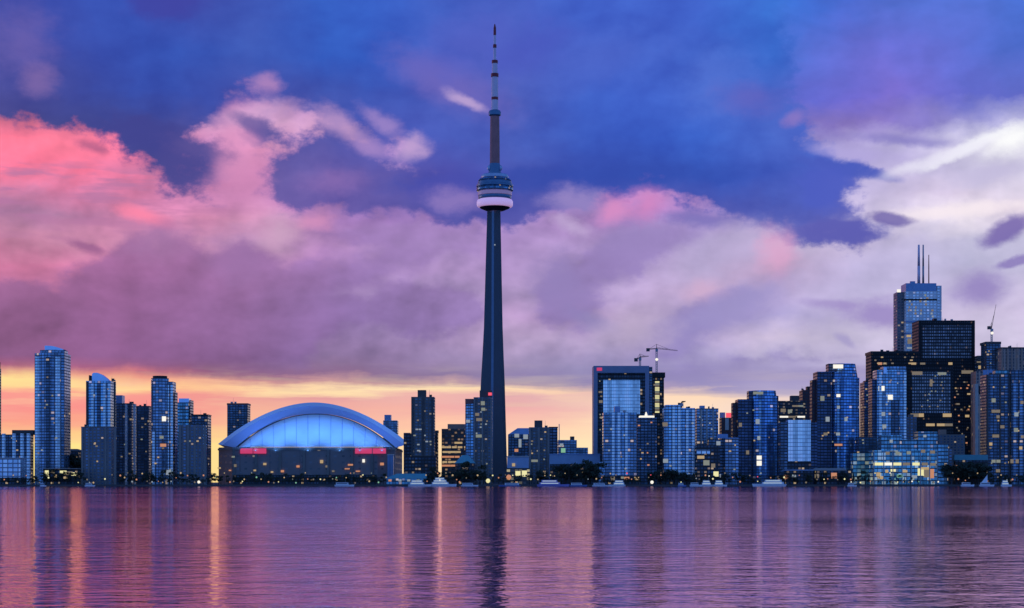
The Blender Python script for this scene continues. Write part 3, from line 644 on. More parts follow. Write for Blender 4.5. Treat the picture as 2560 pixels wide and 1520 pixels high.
t.box('wall', 290, 341, 1008, m='condo_dark', d=24); t.box('penthouse', 289, 312, 988, 1008.5, 'bluemetal', f=3, d=14); t.fins('balcony_column', [316, 337], 1011, m='bluestrip', wpx=6); t.rlit(10, 294, 335, 1020, 1170, f=-0.1, seed=4); t.roofkit(314, 338, 1008)
t = Bld('apartment_tower', 'plain dark blue slab with flat roof, left of the round topped tower', 'tower', 360, 2020)
t.box('wall', 336, 382, 1017, m='condo_dark', d=22); t.box('roof_edge', 335, 383, 1014.5, 1017.4, 'conc_dark', f=-0.6, d=23); t.rlit(9, 342, 376, 1030, 1170, f=-0.1, seed=5); t.roofkit(338, 376, 1014.5)
t = Bld('apartment_tower', 'dark round topped glass tower stepping down to the right, left of the dome', 'tower', 410, 1840)
t.cyl('wall', 400, 22, 946, m='condo_navy', f=9, sq=0.9); t.cyl('crown', 400, 18, 940, 946.5, 'black', f=9, sq=0.9)
t.box('shoulder', 416, 440, 954, m='condo_navy', f=8, d=18); t.box('lower_shoulder', 436, 444, 980, m='condo_dark', f=11, d=14)
t.fins('balcony_column', [385], 1078, m='bluestrip', wpx=7, f=3.0, proud=2); t.fins('balcony_column', [420, 430], 962, m='bluestrip', wpx=6, f=8); t.lit([(410, 1047, 4, 5, 'lwhite'), (404, 1093, 4, 3, 'pale'), (408, 1113, 6, 3, 'orange'), (421, 1181, 5, 5, 'cool')], f=-0.6)
t.rlit(10, 384, 438, 1090, 1180, f=-1.2, seed=6)
t = Bld('apartment_tower', 'tower with a teal glass penthouse between the round topped tower and grey slab', 'tower', 463, 2000)
t.box('wall', 443, 481, 1006, m='teal_glass', d=22); t.box('penthouse', 447, 478, 996, 1006.4, 'crown_glass', f=3, d=14); t.box('corner_pier', 476, 482, 1000, m='condo_dark', f=-0.7, d=20)
t = Bld('apartment_slab', 'black flat roofed slab behind the grey slab, left end of the dome', 'apartment block', 504, 1990)
t.box('wall', 478, 528, 1038, m='condo_dark', d=22); t.box('roof_edge', 477, 529, 1036, 1038.3, 'black', f=-0.6, d=23); t.roofkit(484, 524, 1036)
t = Bld('apartment_slab', 'pale grey slab block just left of the domed stadium', 'apartment block', 482, 1800)
t.box('wall', 447, 517, 1062, m='condo_pale', d=22); t.fins('pier', [450, 470, 487, 512], 1062.5, m='conc', wpx=6, proud=0.7); t.rlit(6, 450, 510, 1080, 1180, seed=7); t.roofkit(450, 514, 1062)
t = Bld('office_tower', 'black tower behind the left shoulder of the dome', 'tower', 596, 2320)
t.box('wall', 568, 626, 1012, m='condo_dark', d=24); t.box('roof_edge', 567, 627, 1008, 1012.4, 'red_stone', f=-0.8, d=26); t.rlit(6, 572, 620, 1020, 1070, f=-0.1, seed=8); t.roofkit(572, 620, 1008)
t = Bld('office_tower', 'small stepped dark blue tower behind the right shoulder of the dome', 'tower', 975, 2350)
t.box('wall', 958, 996, 1051, m='condo_navy', d=22); t.box('penthouse', 961, 979, 1037, 1051.4, 'bluemetal', f=3, d=14)

# ------------------------------------------------------------------ the domed stadium
S = Bld('domed_stadium', 'domed stadium with a glowing blue white roof left of the tall tower', 'stadium', 785, 2010)
ks = S.Y / F
M['drum'] = facade('stadium_concrete', (0.27, 0.24, 0.245), (0.17, 0.17, 0.19), 7.0, 9.0, 0.34, 0.30, 0.2, 0.4, 0.015, var=0.3)
M['dome_in'] = plain('roof_membrane', (0.74, 0.78, 0.82), 0.45, 0.0, 0.07, 0.03)
M['dome_out'] = plain('arch_roof_membrane', (0.46, 0.50, 0.74), 0.4, 0.0, 0.10, 0.03)
M['dome_rim'] = plain('arch_rim_sheet', (0.72, 0.76, 0.88), 0.35, 0.0, 0.06, 0.05)
zb = S.lz(1118)
n = 40
xl, xr = S.lx(540), S.lx(985)
# concrete drum: straight front with canted ends
drum = [(xl, 18), (xl + 18, 0), (xr - 18, 0), (xr, 18), (xr, 150), (xl, 150)]
b = MB(); b.prism(drum, 0, zb); b.build('wall', [M['drum'], M['roof']], S.root)
b = MB(); b.prism([(xl - .8, 17), (xl + 18, -.8), (xr - 18, -.8), (xr + .8, 17), (xr + .8, 150), (xl - .8, 150)], zb - 3.2, zb - 1.2, bottom=True); b.build('parapet', M['conc'], S.root)
b = MB(); b.box(xl + 20, xr - 20, -6, -0.01, 0, S.lz(1187)); b.build('entrance_podium', [M['lowdark']], S.root)
for px in (585, 640, 700, 760, 820, 880, 930):
    b = MB(); x = S.lx(px); b.box(x - 1.3, x + 1.3, -1.5, -0.01, 0, zb - 3.3); b.build('buttress', M['conc'], S.root)
# outer arch: shallow vault, shown by its front fascia and swept back
def arch(x0, x1, zs, zt, n=n, p=2.0):
    return [(x0 + (x1 - x0) * i / n, zs + (zt - zs) * (1 - abs(2 * i / n - 1) ** p)) for i in range(n + 1)]
def vault(name, m, lower, upper, y0, y1, y2, sink=0.0):
    """band between two arches: front fascia slopes from lower (y0) to upper (y1), then the vault runs back to y2"""
    b = MB()
    for i in range(len(lower) - 1):
        a, c, d, e = lower[i], lower[i + 1], upper[i + 1], upper[i]
        b.face([(a[0], y0, a[1]), (c[0], y0, c[1]), (d[0], y1, d[1]), (e[0], y1, e[1])], None, 0, True)
        if y2: b.face([(e[0], y1, e[1]), (d[0], y1, d[1]), (d[0], y2, d[1] - sink), (e[0], y2, e[1] - sink)], None, 0, True)
    return b.build(name, m, S.root)
A_out = arch(S.lx(545, 40), S.lx(1024, 40), S.lz(1110, 40), S.lz(1006, 40), p=1.9)
A_mid = arch(S.lx(556, 34), S.lx(1011, 34), S.lz(1113, 34), S.lz(1014.5, 34), p=1.9)
A_low = arch(S.lx(588, 24), S.lx(990, 24), S.lz(1119, 24), S.lz(1034, 24), p=2.1)
vault('arch_rim', M['dome_rim'], A_mid, A_out, 33.5, 40, 130, 6)
vault('roof_arch', M['dome_out'], A_low, A_mid, 24, 33.4, None)
# inner quarter dome nested under the arch
A_in = arch(S.lx(594, 22), S.lx(984, 22), S.lz(1119.5, 22), S.lz(1036, 22), p=2.1)
b = MB(); xm = (A_in[0][0] + A_in[-1][0]) / 2; rings = 10
xfl, xfr = S.lx(598), S.lx(978)
def dome_pt(i, j):
    """i along the arch, j = 0 at the arch down to rings at the front eave"""
    a = A_in[i]; q = j / rings * math.pi / 2
    fx = xfl + (xfr - xfl) * i / n; fz = zb + 0.3; fy = 3.0
    w0 = math.cos(q); w1 = 1 - math.sin(q)
    hgt = fz + (a[1] - fz) * w0
    return (fx + (a[0] - fx) * w1, fy + (22 - fy) * w1, hgt)
for j in range(rings):
    for i in range(n):
        b.face([dome_pt(i, j + 1), dome_pt(i + 1, j + 1), dome_pt(i + 1, j), dome_pt(i, j)], None, 0, True)
b.build('front_roof', M['dome_in'], S.root)
for i in range(3, n - 1, 3):        # standing seams of the membrane
    b = MB()
    for j in range(1, rings):
        p0, p1 = dome_pt(i, j), dome_pt(i, j + 1)
        b.face([(p1[0] - .35, p1[1] - .25, p1[2] + .15), (p1[0] + .35, p1[1] - .25, p1[2] + .15), (p0[0] + .35, p0[1] - .25, p0[2] + .2), (p0[0] - .35, p0[1] - .25, p0[2] + .2)], None, 0, True)
    b.build('roof_seam', M['dome_out'], S.root)
b = MB()
for i in range(n):
    a, c = A_in[i], A_in[i + 1]
    b.bar((a[0], 21.5, a[1]), (c[0], 21.5, c[1]), 0.9, n=5)
b.build('arch_gutter', M['conc_dark'], S.root)
for x0, x1 in ((601, 632), (634, 666), (888, 930), (932, 965)):
    b = MB(); b.box(S.lx(x0), S.lx(x1), -1.6, -0.9, S.lz(1134), S.lz(1121)); b.build('red_sign', M['redsign'], S.root)
b = MB(); b.box(S.lx(970), S.lx(985), -9, -2, 0, S.lz(1138)); b.build('stair_tower', M['bluemetal'], S.root)
b = MB(); b.box(S.lx(969), S.lx(986), -9.5, -1.6, S.lz(1138) + .01, S.lz(1136)); b.build('stair_tower_cap', M['white'], S.root)
S.lit([(978, 1139.5, 3.0, 1.8, 'lwhite'), (583, 1142, 3.5, 1.8, 'pale'), (588, 1164, 2.8, 3.0, 'soft'), (662, 1160, 3.5, 2.4, 'warm'), (745, 1166, 3.5, 2.4, 'orange'), (804, 1154, 3.5, 3.6, 'warm'), (816, 1166, 2.1, 2.4, 'soft'), (909, 1152, 2.8, 3.6, 'lwhite'), (876, 1162, 5.6, 1.8, 'orange'), (868, 1172, 5.6, 1.2, 'orange'), (895, 1178, 4.9, 1.4, 'orange'), (955, 1160, 4.2, 3.0, 'orange'), (833, 1178, 2.8, 1.8, 'soft'), (706, 1178, 3.5, 2.4, 'orange'), (680, 1180, 2.8, 1.8, 'warm'), (637, 1176, 2.8, 1.8, 'warm'), (575, 1176, 2.8, 1.5, 'orange'), (548, 1170, 3.5, 1.8, 'warm')], f=-1.6, name='lit_window')
# floodlights on the eave that wash the membrane (bright spots on the roof edge in the photo)
for px in (640, 690, 770, 850, 900, 955):
    x = S.lx(px)
    b = MB(); b.box(x - 1.2, x + 1.2, -4.0, -3.0, zb - 4.4, zb - 3.6); b.bar((x, -3.2, zb - 4.2), (x, -0.8, zb - 4.6), 0.2)
    fx = b.build('floodlight', M['steel'], S.root)
    ld = bpy.data.lights.new('floodlight_lamp', 'SPOT'); ld.energy = 1800; ld.color = (0.14, 0.40, 1.0); ld.spot_size = R(150); ld.spot_blend = 1.0; ld.shadow_soft_size = 1.5
    lo = bpy.data.objects.new('floodlight_lamp', ld); COL.objects.link(lo); lo.parent = fx; lo.location = (x, -4.4, zb - 3.4)
    lo.rotation_euler = (R(90 + 42), 0, 0)

for px in (600, 675, 750, 825, 900, 975):  # made-up masts, added to wash the roof evenly in blue
    s_ = (S.Y - 40) / F; r = empty('added_light_mast', ((px - 1280) * s_, S.Y - 40, ZG), 'added slender light mast before the stadium wall, brightening the blue roof', 'added light mast', 'added light masts before the stadium')
    b = MB(); b.bar((0, 0, 0), (0, 0, 38.5), 0.20, 0.10, 6); b.build('pole', M['black'], r)
    b = MB(); b.box(-1.0, 1.0, -0.4, 0.4, 38.5, 39.4); b.build('lamp_head', M['steel'], r)
    ld = bpy.data.lights.new('added_roof_lamp', 'SPOT'); ld.energy = 150000; ld.color = (0.09, 0.30, 1.0); ld.spot_size = R(78); ld.spot_blend = 1.0; ld.shadow_soft_size = 1.0
    lo = bpy.data.objects.new('added_roof_lamp', ld); COL.objects.link(lo); lo.parent = r; lo.location = (0, 0.8, 39.8); lo.rotation_euler = (R(90 + 33), 0, 0)

# ------------------------------------------------------------------ the tall tower
T = Bld('communications_tower', 'very tall slender concrete tower with a round pod and red tipped mast', 'tower', 1237, 2150)
kt = T.Y / F
M['lift'] = plain('lift_glazing', (0.13, 0.20, 0.30), 0.3, 0.35)
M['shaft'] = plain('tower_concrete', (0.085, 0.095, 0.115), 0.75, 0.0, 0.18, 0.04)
M['pod_blue'] = plain('pod_blue_cladding', (0.10, 0.20, 0.32), 0.35, 0.5)
M['pod_glass'] = facade('pod_window_band', (0.05, 0.06, 0.08), (0.10, 0.24, 0.40), 2.4, 2.2, 0.86, 0.7, 0.7, 0.2, 0.10)
M['pod_light'] = plain('pod_light_cladding', (0.40, 0.50, 0.65), 0.35, 0.4)
M['radome'] = plain('lit_radome', (0.80, 0.76, 0.80), 0.4, 0.0, 0.06, 0.1, (0.80, 0.46, 0.84), 0.42)  # pink lighting on the ring put in as emission
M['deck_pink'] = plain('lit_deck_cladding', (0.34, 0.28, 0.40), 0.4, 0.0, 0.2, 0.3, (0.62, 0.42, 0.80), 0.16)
M['mast_white'] = plain('mast_white', (0.80, 0.62, 0.72), 0.5, 0.1, 0.2, 0.1)
M['mast_red'] = plain('mast_red', (0.28, 0.03, 0.04), 0.5, 0.1, 0.2, 0.1)
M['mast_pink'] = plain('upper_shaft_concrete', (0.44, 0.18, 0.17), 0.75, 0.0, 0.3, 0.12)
prof = [(1210, 45), (1195, 43), (1140, 40), (1050, 36.5), (960, 33), (890, 29), (820, 25.6), (760, 24), (700, 22.4), (610, 20), (522, 17.6)]
def ysec(r, core):
    """three tapering legs around a six sided core"""
    out = []
    for k in range(3):
        a = R(-52 + 120 * k); t_ = core * 0.42
        d = (math.cos(a), math.sin(a)); q = (-d[1], d[0])
        out += [(d[0] * r - q[0] * t_ * .62, d[1] * r - q[1] * t_ * .62), (d[0] * r + q[0] * t_ * .62, d[1] * r + q[1] * t_ * .62)]
        c = a + R(60); out += [(math.cos(c - .34) * core, math.sin(c - .34) * core), (math.cos(c + .34) * core, math.sin(c + .34) * core)]
    return out
b = MB()
for (y0, r0), (y1, r1) in zip(prof, prof[1:]):
    sec = lambda r: ysec(r * kt * 1.06, (12.5 + (r - 17.6) * 0.30) * kt)
    b.prism(sec(r0), max(0.0, T.lz(y0)), T.lz(y1), sec(r1), roof=0)
b.build('shaft', M['shaft'], T.root)
b = MB(); a_ = R(-112)
for (y0, r0), (y1, r1) in zip(prof[1:], prof[2:]):          # glazed lift shaft on the face turned to the lake
    def strip(r):
        c_ = (12.5 + (r - 17.6) * 0.30) * kt * 0.96; ca, sa = math.cos(a_), math.sin(a_); h_ = 1.5
        return [(ca * c_ - sa * -h_, sa * c_ + ca * -h_), (ca * (c_ - 1) - sa * -h_, sa * (c_ - 1) + ca * -h_), (ca * (c_ - 1) - sa * h_, sa * (c_ - 1) + ca * h_), (ca * c_ - sa * h_, sa * c_ + ca * h_)][::-1]
    b.prism(strip(r0), max(0.0, T.lz(y0)), T.lz(y1), strip(r1), roof=0)
b.build('lift_glazing', M['lift'], T.root)
L = lambda pts: [(r * kt, T.lz(y)) for r, y in pts]
def ring(part, pts, m, n=48):
    b = MB(); b.lathe(L(pts), n); return b.build(part, M[m], T.root)
ring('pod_underside', [(17, 528), (24, 526), (36, 521), (38, 518.5)], 'black')
ring('radome', [(38, 518.4), (43, 517), (45.2, 513), (45.2, 504.5), (43.5, 500.5), (40, 499)], 'radome')
ring('observation_deck', [(40, 498.9), (41, 497), (41.5, 491), (41, 489.6)], 'pod_blue')
ring('lit_deck', [(41, 489.5), (42.6, 488.5), (42.6, 481), (41.5, 479.5)], 'deck_pink')
ring('window_band', [(41.5, 479.4), (45.6, 477), (45.8, 470.5), (44, 468.5)], 'pod_glass')
ring('upper_deck', [(44, 468.4), (46, 467), (46, 463), (43, 461.5), (42.6, 456), (40.5, 454)], 'pod_blue')
ring('restaurant_ring', [(40.5, 453.9), (41.5, 452.6), (38, 447.5), (34.5, 446)], 'pod_glass')
ring('roof_ring', [(34.5, 445.9), (35, 444), (33.6, 438.5), (30, 436.5), (17, 434.5)], 'pod_light')
ring('neck', [(17, 434.4), (15.5, 430), (15, 417), (12.5, 409)], 'pod_blue')
for sx in (-1, 1):
    b = MB(); z = T.lz(421); r = 4.6 * kt
    b.lathe([(r * math.sin(q), z - r * math.cos(q) * 1.5) for q in (math.pi * i / 8 for i in range(9))], 14, cx=sx * 14.5 * kt, cy=-6 * kt)
    b.build('antenna_housing', M['pod_light'], T.root)
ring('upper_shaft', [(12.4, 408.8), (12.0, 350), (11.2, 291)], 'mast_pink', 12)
ring('upper_pod', [(11.2, 290.8), (15.2, 288), (15.6, 281), (13.5, 277), (9, 275)], 'pod_blue')
ring('mast_lower', [(8.4, 274.8), (8.3, 230), (8.0, 192.5)], 'mast_white', 10)
ring('mast_band', [(8.5, 250), (8.6, 243)], 'mast_red', 10); ring('mast_collar', [(9.4, 192.3), (9.6, 184), (7, 183.5)], 'mast_red', 12)
ring('mast_middle', [(6.8, 183.3), (6.6, 158.4)], 'mast_white', 10); ring('mast_collar', [(7.6, 158.2), (7.8, 151), (4, 150)], 'mast_red', 12)
ring('mast_upper', [(3.4, 149.8), (3.2, 119.5)], 'mast_white', 8); ring('mast_collar', [(4.4, 119.3), (4.4, 111.5), (3, 111)], 'mast_red', 10)
ring('mast_upper', [(3.0, 110.8), (2.9, 88.2)], 'mast_white', 8); ring('mast_tip', [(3.4, 88), (3.2, 70), (1.0, 60)], 'mast_red', 8)
T.lit([(1226, 986, 4.0, 3.0, 'lred'), (1237, 612, 1.6, 1.6, 'cool')], f=-21, name='aviation_light')
T.lit([(1219, 447, 2.0, 2.0, 'cool'), (1262, 447, 3.0, 2.0, 'cool')], f=-14, name='deck_light')

# ------------------------------------------------------------------ middle of the skyline
t = Bld('apartment_tower', 'dark apartment tower with a square penthouse just right of the dome', 'tower', 1056, 1880)
t.box('wall', 1028, 1088, 992, m='conc_block', d=24); t.box('penthouse', 1044, 1066, 975, 992.4, 'conc_dark', f=4, d=13); t.fins('pier', [1031, 1058, 1081], 993, m='conc_dark', wpx=5, proud=0.7); t.roofkit(1067, 1084, 992)
t.rlit(26, 1032, 1082, 1005, 1150, f=-0.1, w=3, mats=('soft', 'pale', 'cool'), seed=9); t.box('podium', 1012, 1092, 1140, m='lowdark', f=-4, d=22)
t = Bld('office_block', 'low dark shoulder block behind the square penthouse tower', 'office', 1055, 1960)
t.box('wall', 1009, 1096, 1082, m='lowdark', d=22); t.box('penthouse', 1086, 1097, 1076, 1082.4, 'conc_dark', f=3, d=12)
t = Bld('office_block', 'brown stepped office with amber lit floors left of the tall tower', 'office', 1135, 1950)
t.box('wall', 1104, 1172, 1072, m='brown_office', d=26); t.box('penthouse', 1119, 1172, 1060, 1072.4, 'brown', f=3, d=20)
t.lit([(x, y, 5.0, 2.0, c) for y, xs, c in ((1118, (1110, 1122, 1136, 1150, 1166), 'warm'), (1107, (1142, 1150), 'warm'), (1130, (1112, 1124, 1134, 1146), 'warm'), (1142, (1109, 1118, 1130, 1143), 'orange'), (1155, (1112, 1126, 1138), 'warm'), (1164, (1110, 1120, 1132), 'orange')) for x in xs])
t = Bld('apartment_tower', 'dark tower with a red roof light, standing before the tall tower\'s base', 'tower', 1196, 1850)
t.box('wall', 1184, 1231, 993, m='conc_block', d=24); t.cyl('curved_wing', 1182, 19, 1001, m='condo_blue', f=13, sq=0.8); t.box('wing_roof', 1163, 1184, 997, 1009, 'red_stone', f=5, d=10)
t.box('penthouse', 1199, 1230, 976, 993.4, 'conc_dark', f=4, d=13); t.fins('pier', [1186, 1206, 1228], 994, m='conc', wpx=4, proud=0.7); t.lit([(1225, 985, 3.6, 3, 'lred'), (1207, 1008, 4, 4, 'pale'), (1193, 1036, 4, 3, 'soft'), (1198, 1049, 6, 3, 'soft'), (1208, 1023, 4, 3, 'pale'), (1197, 1090, 6, 3, 'pale'), (1170, 1053, 4, 3, 'cool')], f=-0.75)
t.rlit(16, 1188, 1228, 1030, 1170, f=-0.1, mats=('soft', 'pale', 'cool'), seed=10)
t = Bld('office_block', 'dark glass block with sloped blue roof just right of the tall tower', 'office', 1300, 1960)
t.box('wall', 1270, 1324, 1086, m='condo_dark', d=24); t.poly('roof', [(t.lx(1270), 0), (t.lx(1324), 0), (t.lx(1324), 24), (t.lx(1270), 24)], 1070, 1086.4, 'bluemetal', top=[(t.lx(1294), 3), (t.lx(1324), 3), (t.lx(1324), 20), (t.lx(1294), 20)])
t.lit([(1292, 1089, 5, 4, 'cool'), (1314, 1092, 5, 5, 'cool'), (1300, 1108, 3, 9, 'cool'), (1291, 1126, 4, 3, 'orange')])
t = Bld('apartment_tower', 'grey slab tower with a small square penthouse, first right of the tall tower', 'tower', 1345, 1850)
t.box('wall', 1322, 1374, 1068, m='conc_block', d=22); t.box('penthouse', 1336, 1356, 1051, 1068.4, 'conc_dark', f=4, d=12); t.fins('pier', [1325, 1347, 1371], 1068.8, m='conc', wpx=5, proud=0.7); t.rlit(14, 1326, 1370, 1080, 1180, f=-0.1, seed=11); t.lit([(1338, 1152, 8, 2.4, 'pale')]); t.roofkit(1357, 1372, 1068)
t = Bld('apartment_slab', 'dark slab wing adjoining the small penthouse tower on its right', 'apartment block', 1384, 1880)
t.box('wall', 1372, 1394, 1069, m='condo_dark', d=22); t.box('roof_edge', 1371, 1395, 1066.8, 1069.3, 'black', f=-0.6, d=23)
t = Bld('office_block', 'low blue block with one greenish lit window and small roof house', 'office', 1420, 2050)
t.box('wall', 1394, 1442, 1100, m='condo_navy', d=24); t.box('roof_house', 1425, 1436, 1091, 1100.4, 'conc_dark', f=4, d=10); t.box('lower_wing', 1440, 1470, 1119, m='condo_navy', f=2, d=20); t.lit([(1408, 1126, 5, 5, 'lgreen'), (1404, 1112, 4, 3, 'cool')])
t.box('roof_mast', 1397.2, 1398.6, 1060, 1100.3, 'steel', f=8, d=0.5)
t = Bld('exhibition_hall', 'low flat pale blue hall at the right foot of the tall tower', 'hall', 1300, 1800)
t.box('wall', 1268, 1322, 1142, m='lowblue', d=16); t.box('base', 1266, 1324, 1170, m='lowlit', f=-1.5, d=16); t.box('roof_edge', 1267, 1323, 1140.4, 1142.3, 'cream', f=-0.6, d=17)
t.lit([(1295, 1184, 5, 5, 'lyellow'), (1311, 1184, 5, 6, 'lyellow'), (1284, 1162, 3, 3, 'warm')], f=-1.6)
t = Bld('exhibition_hall', 'long low pale blue hall left of the framed tower', 'hall', 1436, 1830)
t.box('wall', 1373, 1500, 1136, m='lowblue', d=18); t.box('base', 1374, 1498, 1160, m='lowdark', f=-1.2, d=17); t.box('roof_edge', 1372, 1501, 1134.4, 1136.3, 'bluemetal', f=-0.6, d=19)
t = Bld('low_house', 'small dark blue round roofed pavilion among trees left of the tall tower\'s base', 'pavilion', 1163, 1790)
t.cyl('wall', 1163, 24, 1158, m='lowdark', f=9); t.cyl('roof', 1163, 27, 1138, 1158.3, 'teal', f=9, rt=8)
t = Bld('ferry_terminal', 'low teal roofed quay building right of the stadium\'s stair tower', 'building', 1010, 1762)
t.box('wall', 966, 1060, 1196, m='teal_glass', d=12); t.poly('roof', [(t.lx(962), -2), (t.lx(1068), -2), (t.lx(1068), 13), (t.lx(962), 13)], 1184, 1196.3, 'teal', top=[(t.lx(992), 3), (t.lx(1064), 3), (t.lx(1064), 10), (t.lx(992), 10)])
t.lit([(x, 1201, 3, 2, c) for x, c in ((975, 'orange'), (1000, 'cool'), (1022, 'cool'), (1046, 'pale'))])

# ------------------------------------------------------------------ framed tower group
t = Bld('office_tower', 'blue grey tower shaped as a big square frame around a mirror glass panel', 'tower', 1557, 2060)
t.box('left_frame', 1484, 1494, 914.5, m='frame_blue', d=36, comp=False); t.box('right_frame', 1613, 1623, 914.5, m='frame_blue', d=36, comp=False)
t.box('top_frame', 1494.02, 1612.98, 914.5, 932, 'frame_blue', d=36, comp=False); t.box('wall', 1494.1, 1612.9, 933, m='recess', f=3.0, d=30, comp=False)
t.box('glass_panel', 1508, 1600, 950, 1035, 'mirror', f=2.2, d=0.7, comp=False, roof='frame_blue'); t.box('side_wall', 1623.1, 1631, 917, m='condo_dark', f=2, d=32, comp=False)
t.box('logo_sign', 1492, 1505, 919, 927, 'redsign', f=-0.35, d=0.3, comp=False)
t.rlit(10, 1496, 1507, 945, 1080, f=2.9, mats=('pale', 'soft'), seed=12); t.lit([(1502, 1004, 4, 3, 'soft'), (1501, 980, 4, 2, 'soft')], f=2.9)
t = Bld('office_tower', 'dark narrow tower with a yellow lit strip, behind the framed tower', 'tower', 1647, 2180)
t.box('wall', 1631, 1660, 943, m='dark_office', d=26, comp=False); t.box('roof_edge', 1629, 1663, 931, 943.4, 'black', f=-1.5, d=29, comp=False)
for i in range(16):
    y = 955 + i * 5.0
    t.lit([(1643, y, 5.2, 1.7, ('lyellow', 'pale', 'soft', 'lyellow')[i % 4])])
t.lit([(1636, 962, 2, 2, 'soft'), (1652, 985, 2, 2, 'warm'), (1653, 1010, 2, 2, 'soft')])
def crane(name, label, px, Y, ybase, ytop, jib, counter, yjib=None, cabin=True, mast='steel', mr=0.9, light=None):
    s = Y / F; X = (px - 1280) * s; z0 = HC + (HOR - ybase) * s; zj = HC + (HOR - (yjib or ytop)) * s; zt = HC + (HOR - ytop) * s
    r = empty(name, (X, Y, z0), label, 'crane'); H = zj - z0
    b = MB(); k = 0.0
    for sx in (-1, 1):
        for sy in (-1, 1): b.bar((sx * mr, sy * mr, 0), (sx * mr, sy * mr, H), 0.28, n=4)
    while k < H - 2:
        b.bar((-mr, -mr, k), (mr, -mr, min(H, k + 2.2)), 0.16, n=4); b.bar((mr, mr, k), (-mr, mr, min(H, k + 2.2)), 0.16, n=4); k += 2.2
    b.build('mast', M[mast], r)
    jx, jz = (jib[0] - px) * s, HC + (HOR - jib[1]) * s - z0
    b = MB(); b.bar((0, 0, H + 1.2), (jx, 0, jz), 0.30, 0.18, n=4); b.bar((0, 0, H + 2.6), (jx, 0, jz + .6), 0.16, 0.12, n=4)
    for q in np.linspace(0.05, 0.95, 14):
        b.bar((jx * q, 0, H + 1.2 + (jz - H - 1.2) * q), (jx * (q + .03), 0, H + 3.0 + (jz + .6 - H - 3.0) * q), 0.15, n=4)
    b.build('jib', M['black'], r)
    cx, cz = (counter[0] - px) * s, HC + (HOR - counter[1]) * s - z0
    b = MB(); b.bar((0, 0, H + 1.2), (cx, 0, cz), 0.55, n=4); b.build('counter_jib', M['black'], r)
    b = MB(); b.box(cx - 2.0, cx + 2.0, -1.4, 1.4, cz - 2.6, cz + 1.2); b.build('counterweight', M['conc_dark'], r)
    b = MB(); b.box(-1.5, 1.5, -2.2, -0.2, H - 2.4, H + 0.8); b.build('cab', M['steel'], r)
    if zt - zj > 2:
        b = MB(); b.bar((0, 0, H), (0, 0, zt - z0), 0.5, 0.2, n=4); b.bar((0, 0, zt - z0 - .3), (cx * .9, 0, cz), 0.15, n=4); b.bar((0, 0, zt - z0 - .3), (jx * .6, 0, H + 1.2 + (jz - H) * .6), 0.15, n=4); b.build('tower_head', M['black'], r)
    if light:
        b = MB(); b.lathe([(0.01, -1.8), (1.5, -1.0), (1.9, 0), (1.5, 1.0), (0.01, 1.8)], 12); b.build('flood_lamp', M['lwhite'], r, (0, -2.4, HC + (HOR - light) * s - z0))
crane('tower_crane', 'small dark tower crane standing on the framed tower\'s roof', 1600, 2075, 914.5, 884, (1622, 891), (1590, 898), 896)
crane('tower_crane', 'tower crane with a long level jib and white lamp on the narrow strip lit tower', 1641.5, 2190, 931, 860, (1694, 877), (1620, 873), 874, light=899)

t = Bld('apartment_slab', 'blue condominium slab with pale balcony columns in front of the framed tower', 'apartment block', 1548, 1800)
t.box('wall', 1506, 1592, 1031, m='condo_blue', d=20); t.fins('balcony_column', [1533, 1547, 1566], 1030, m='bluestrip', wpx=7); t.fins('balcony_column', [1517, 1580], 1036, m='condo_navy', wpx=9, proud=0.9); t.roofkit(1552, 1588, 1031)
t.slabs('balcony', 1508, 1590, 1036, 1186, 3.0, proud=0.7, m='bluemetal'); t.box('roof_house', 1535, 1550, 1016, 1031.4, 'bluemetal', f=4, d=9); t.box('podium', 1500, 1596, 1188, m='lowdark', f=-3, d=20)
t.box('side_wing', 1497, 1512, 1155, m='condo_blue', f=-2.2, d=14, comp=False)
t.lit([(1532, 1196, 4, 3.6, 'soft'), (1567, 1196, 5, 3, 'orange'), (1592, 1196, 5, 3, 'warm'), (1556, 1194, 3, 2, 'pale')], f=-3.1); t.rlit(10, 1510, 1588, 1050, 1180, f=-1.7, mats=('cool', 'soft'), seed=13)
t = Bld('apartment_tower', 'dark narrow tower with a glowing white cap between two blue condominium slabs', 'tower', 1616, 1830)
t.box('wall', 1589, 1642, 1044, m='condo_dark', d=22); t.box('lit_cap', 1597, 1636, 1039, 1044.4, 'lwhite', f=1, d=18, roof='lwhite'); t.poly('spire', [(t.lx(1613), 8), (t.lx(1621), 8), (t.lx(1621), 12), (t.lx(1613), 12)], 1029, 1039.3, 'lwhite', top=[(t.lx(1616), 9), (t.lx(1618), 9), (t.lx(1618), 11), (t.lx(1616), 11)], roof='lwhite')
t.rlit(16, 1592, 1640, 1056, 1170, f=-0.1, w=2.2, mats=('orange', 'warm', 'soft'), seed=14)
t = Bld('apartment_slab', 'second blue condominium slab with pale balcony columns, right of the white capped tower', 'apartment block', 1694, 1810)
t.box('wall', 1656, 1738, 1020, m='condo_blue', d=20); t.box('raised_wing', 1660, 1702, 1012, m='condo_blue', f=-1.4, d=18); t.fins('balcony_column', [1684, 1698], 1013.5, m='bluestrip', wpx=7, f=-1.4); t.fins('balcony_column', [1718, 1733], 1024, m='bluestrip', wpx=7); t.roofkit(1705, 1734, 1020)
t.slabs('balcony', 1704, 1737, 1026, 1180, 3.0, proud=0.7, m='bluemetal'); t.box('podium', 1652, 1742, 1186, m='lowdark', f=-4, d=20); t.rlit(9, 1662, 1735, 1035, 1175, f=-1.6, mats=('cool', 'soft'), seed=15)
t.lit([(1663, 1061, 5, 4, 'soft'), (1664, 1152, 5, 4, 'cool')], f=-1.5)
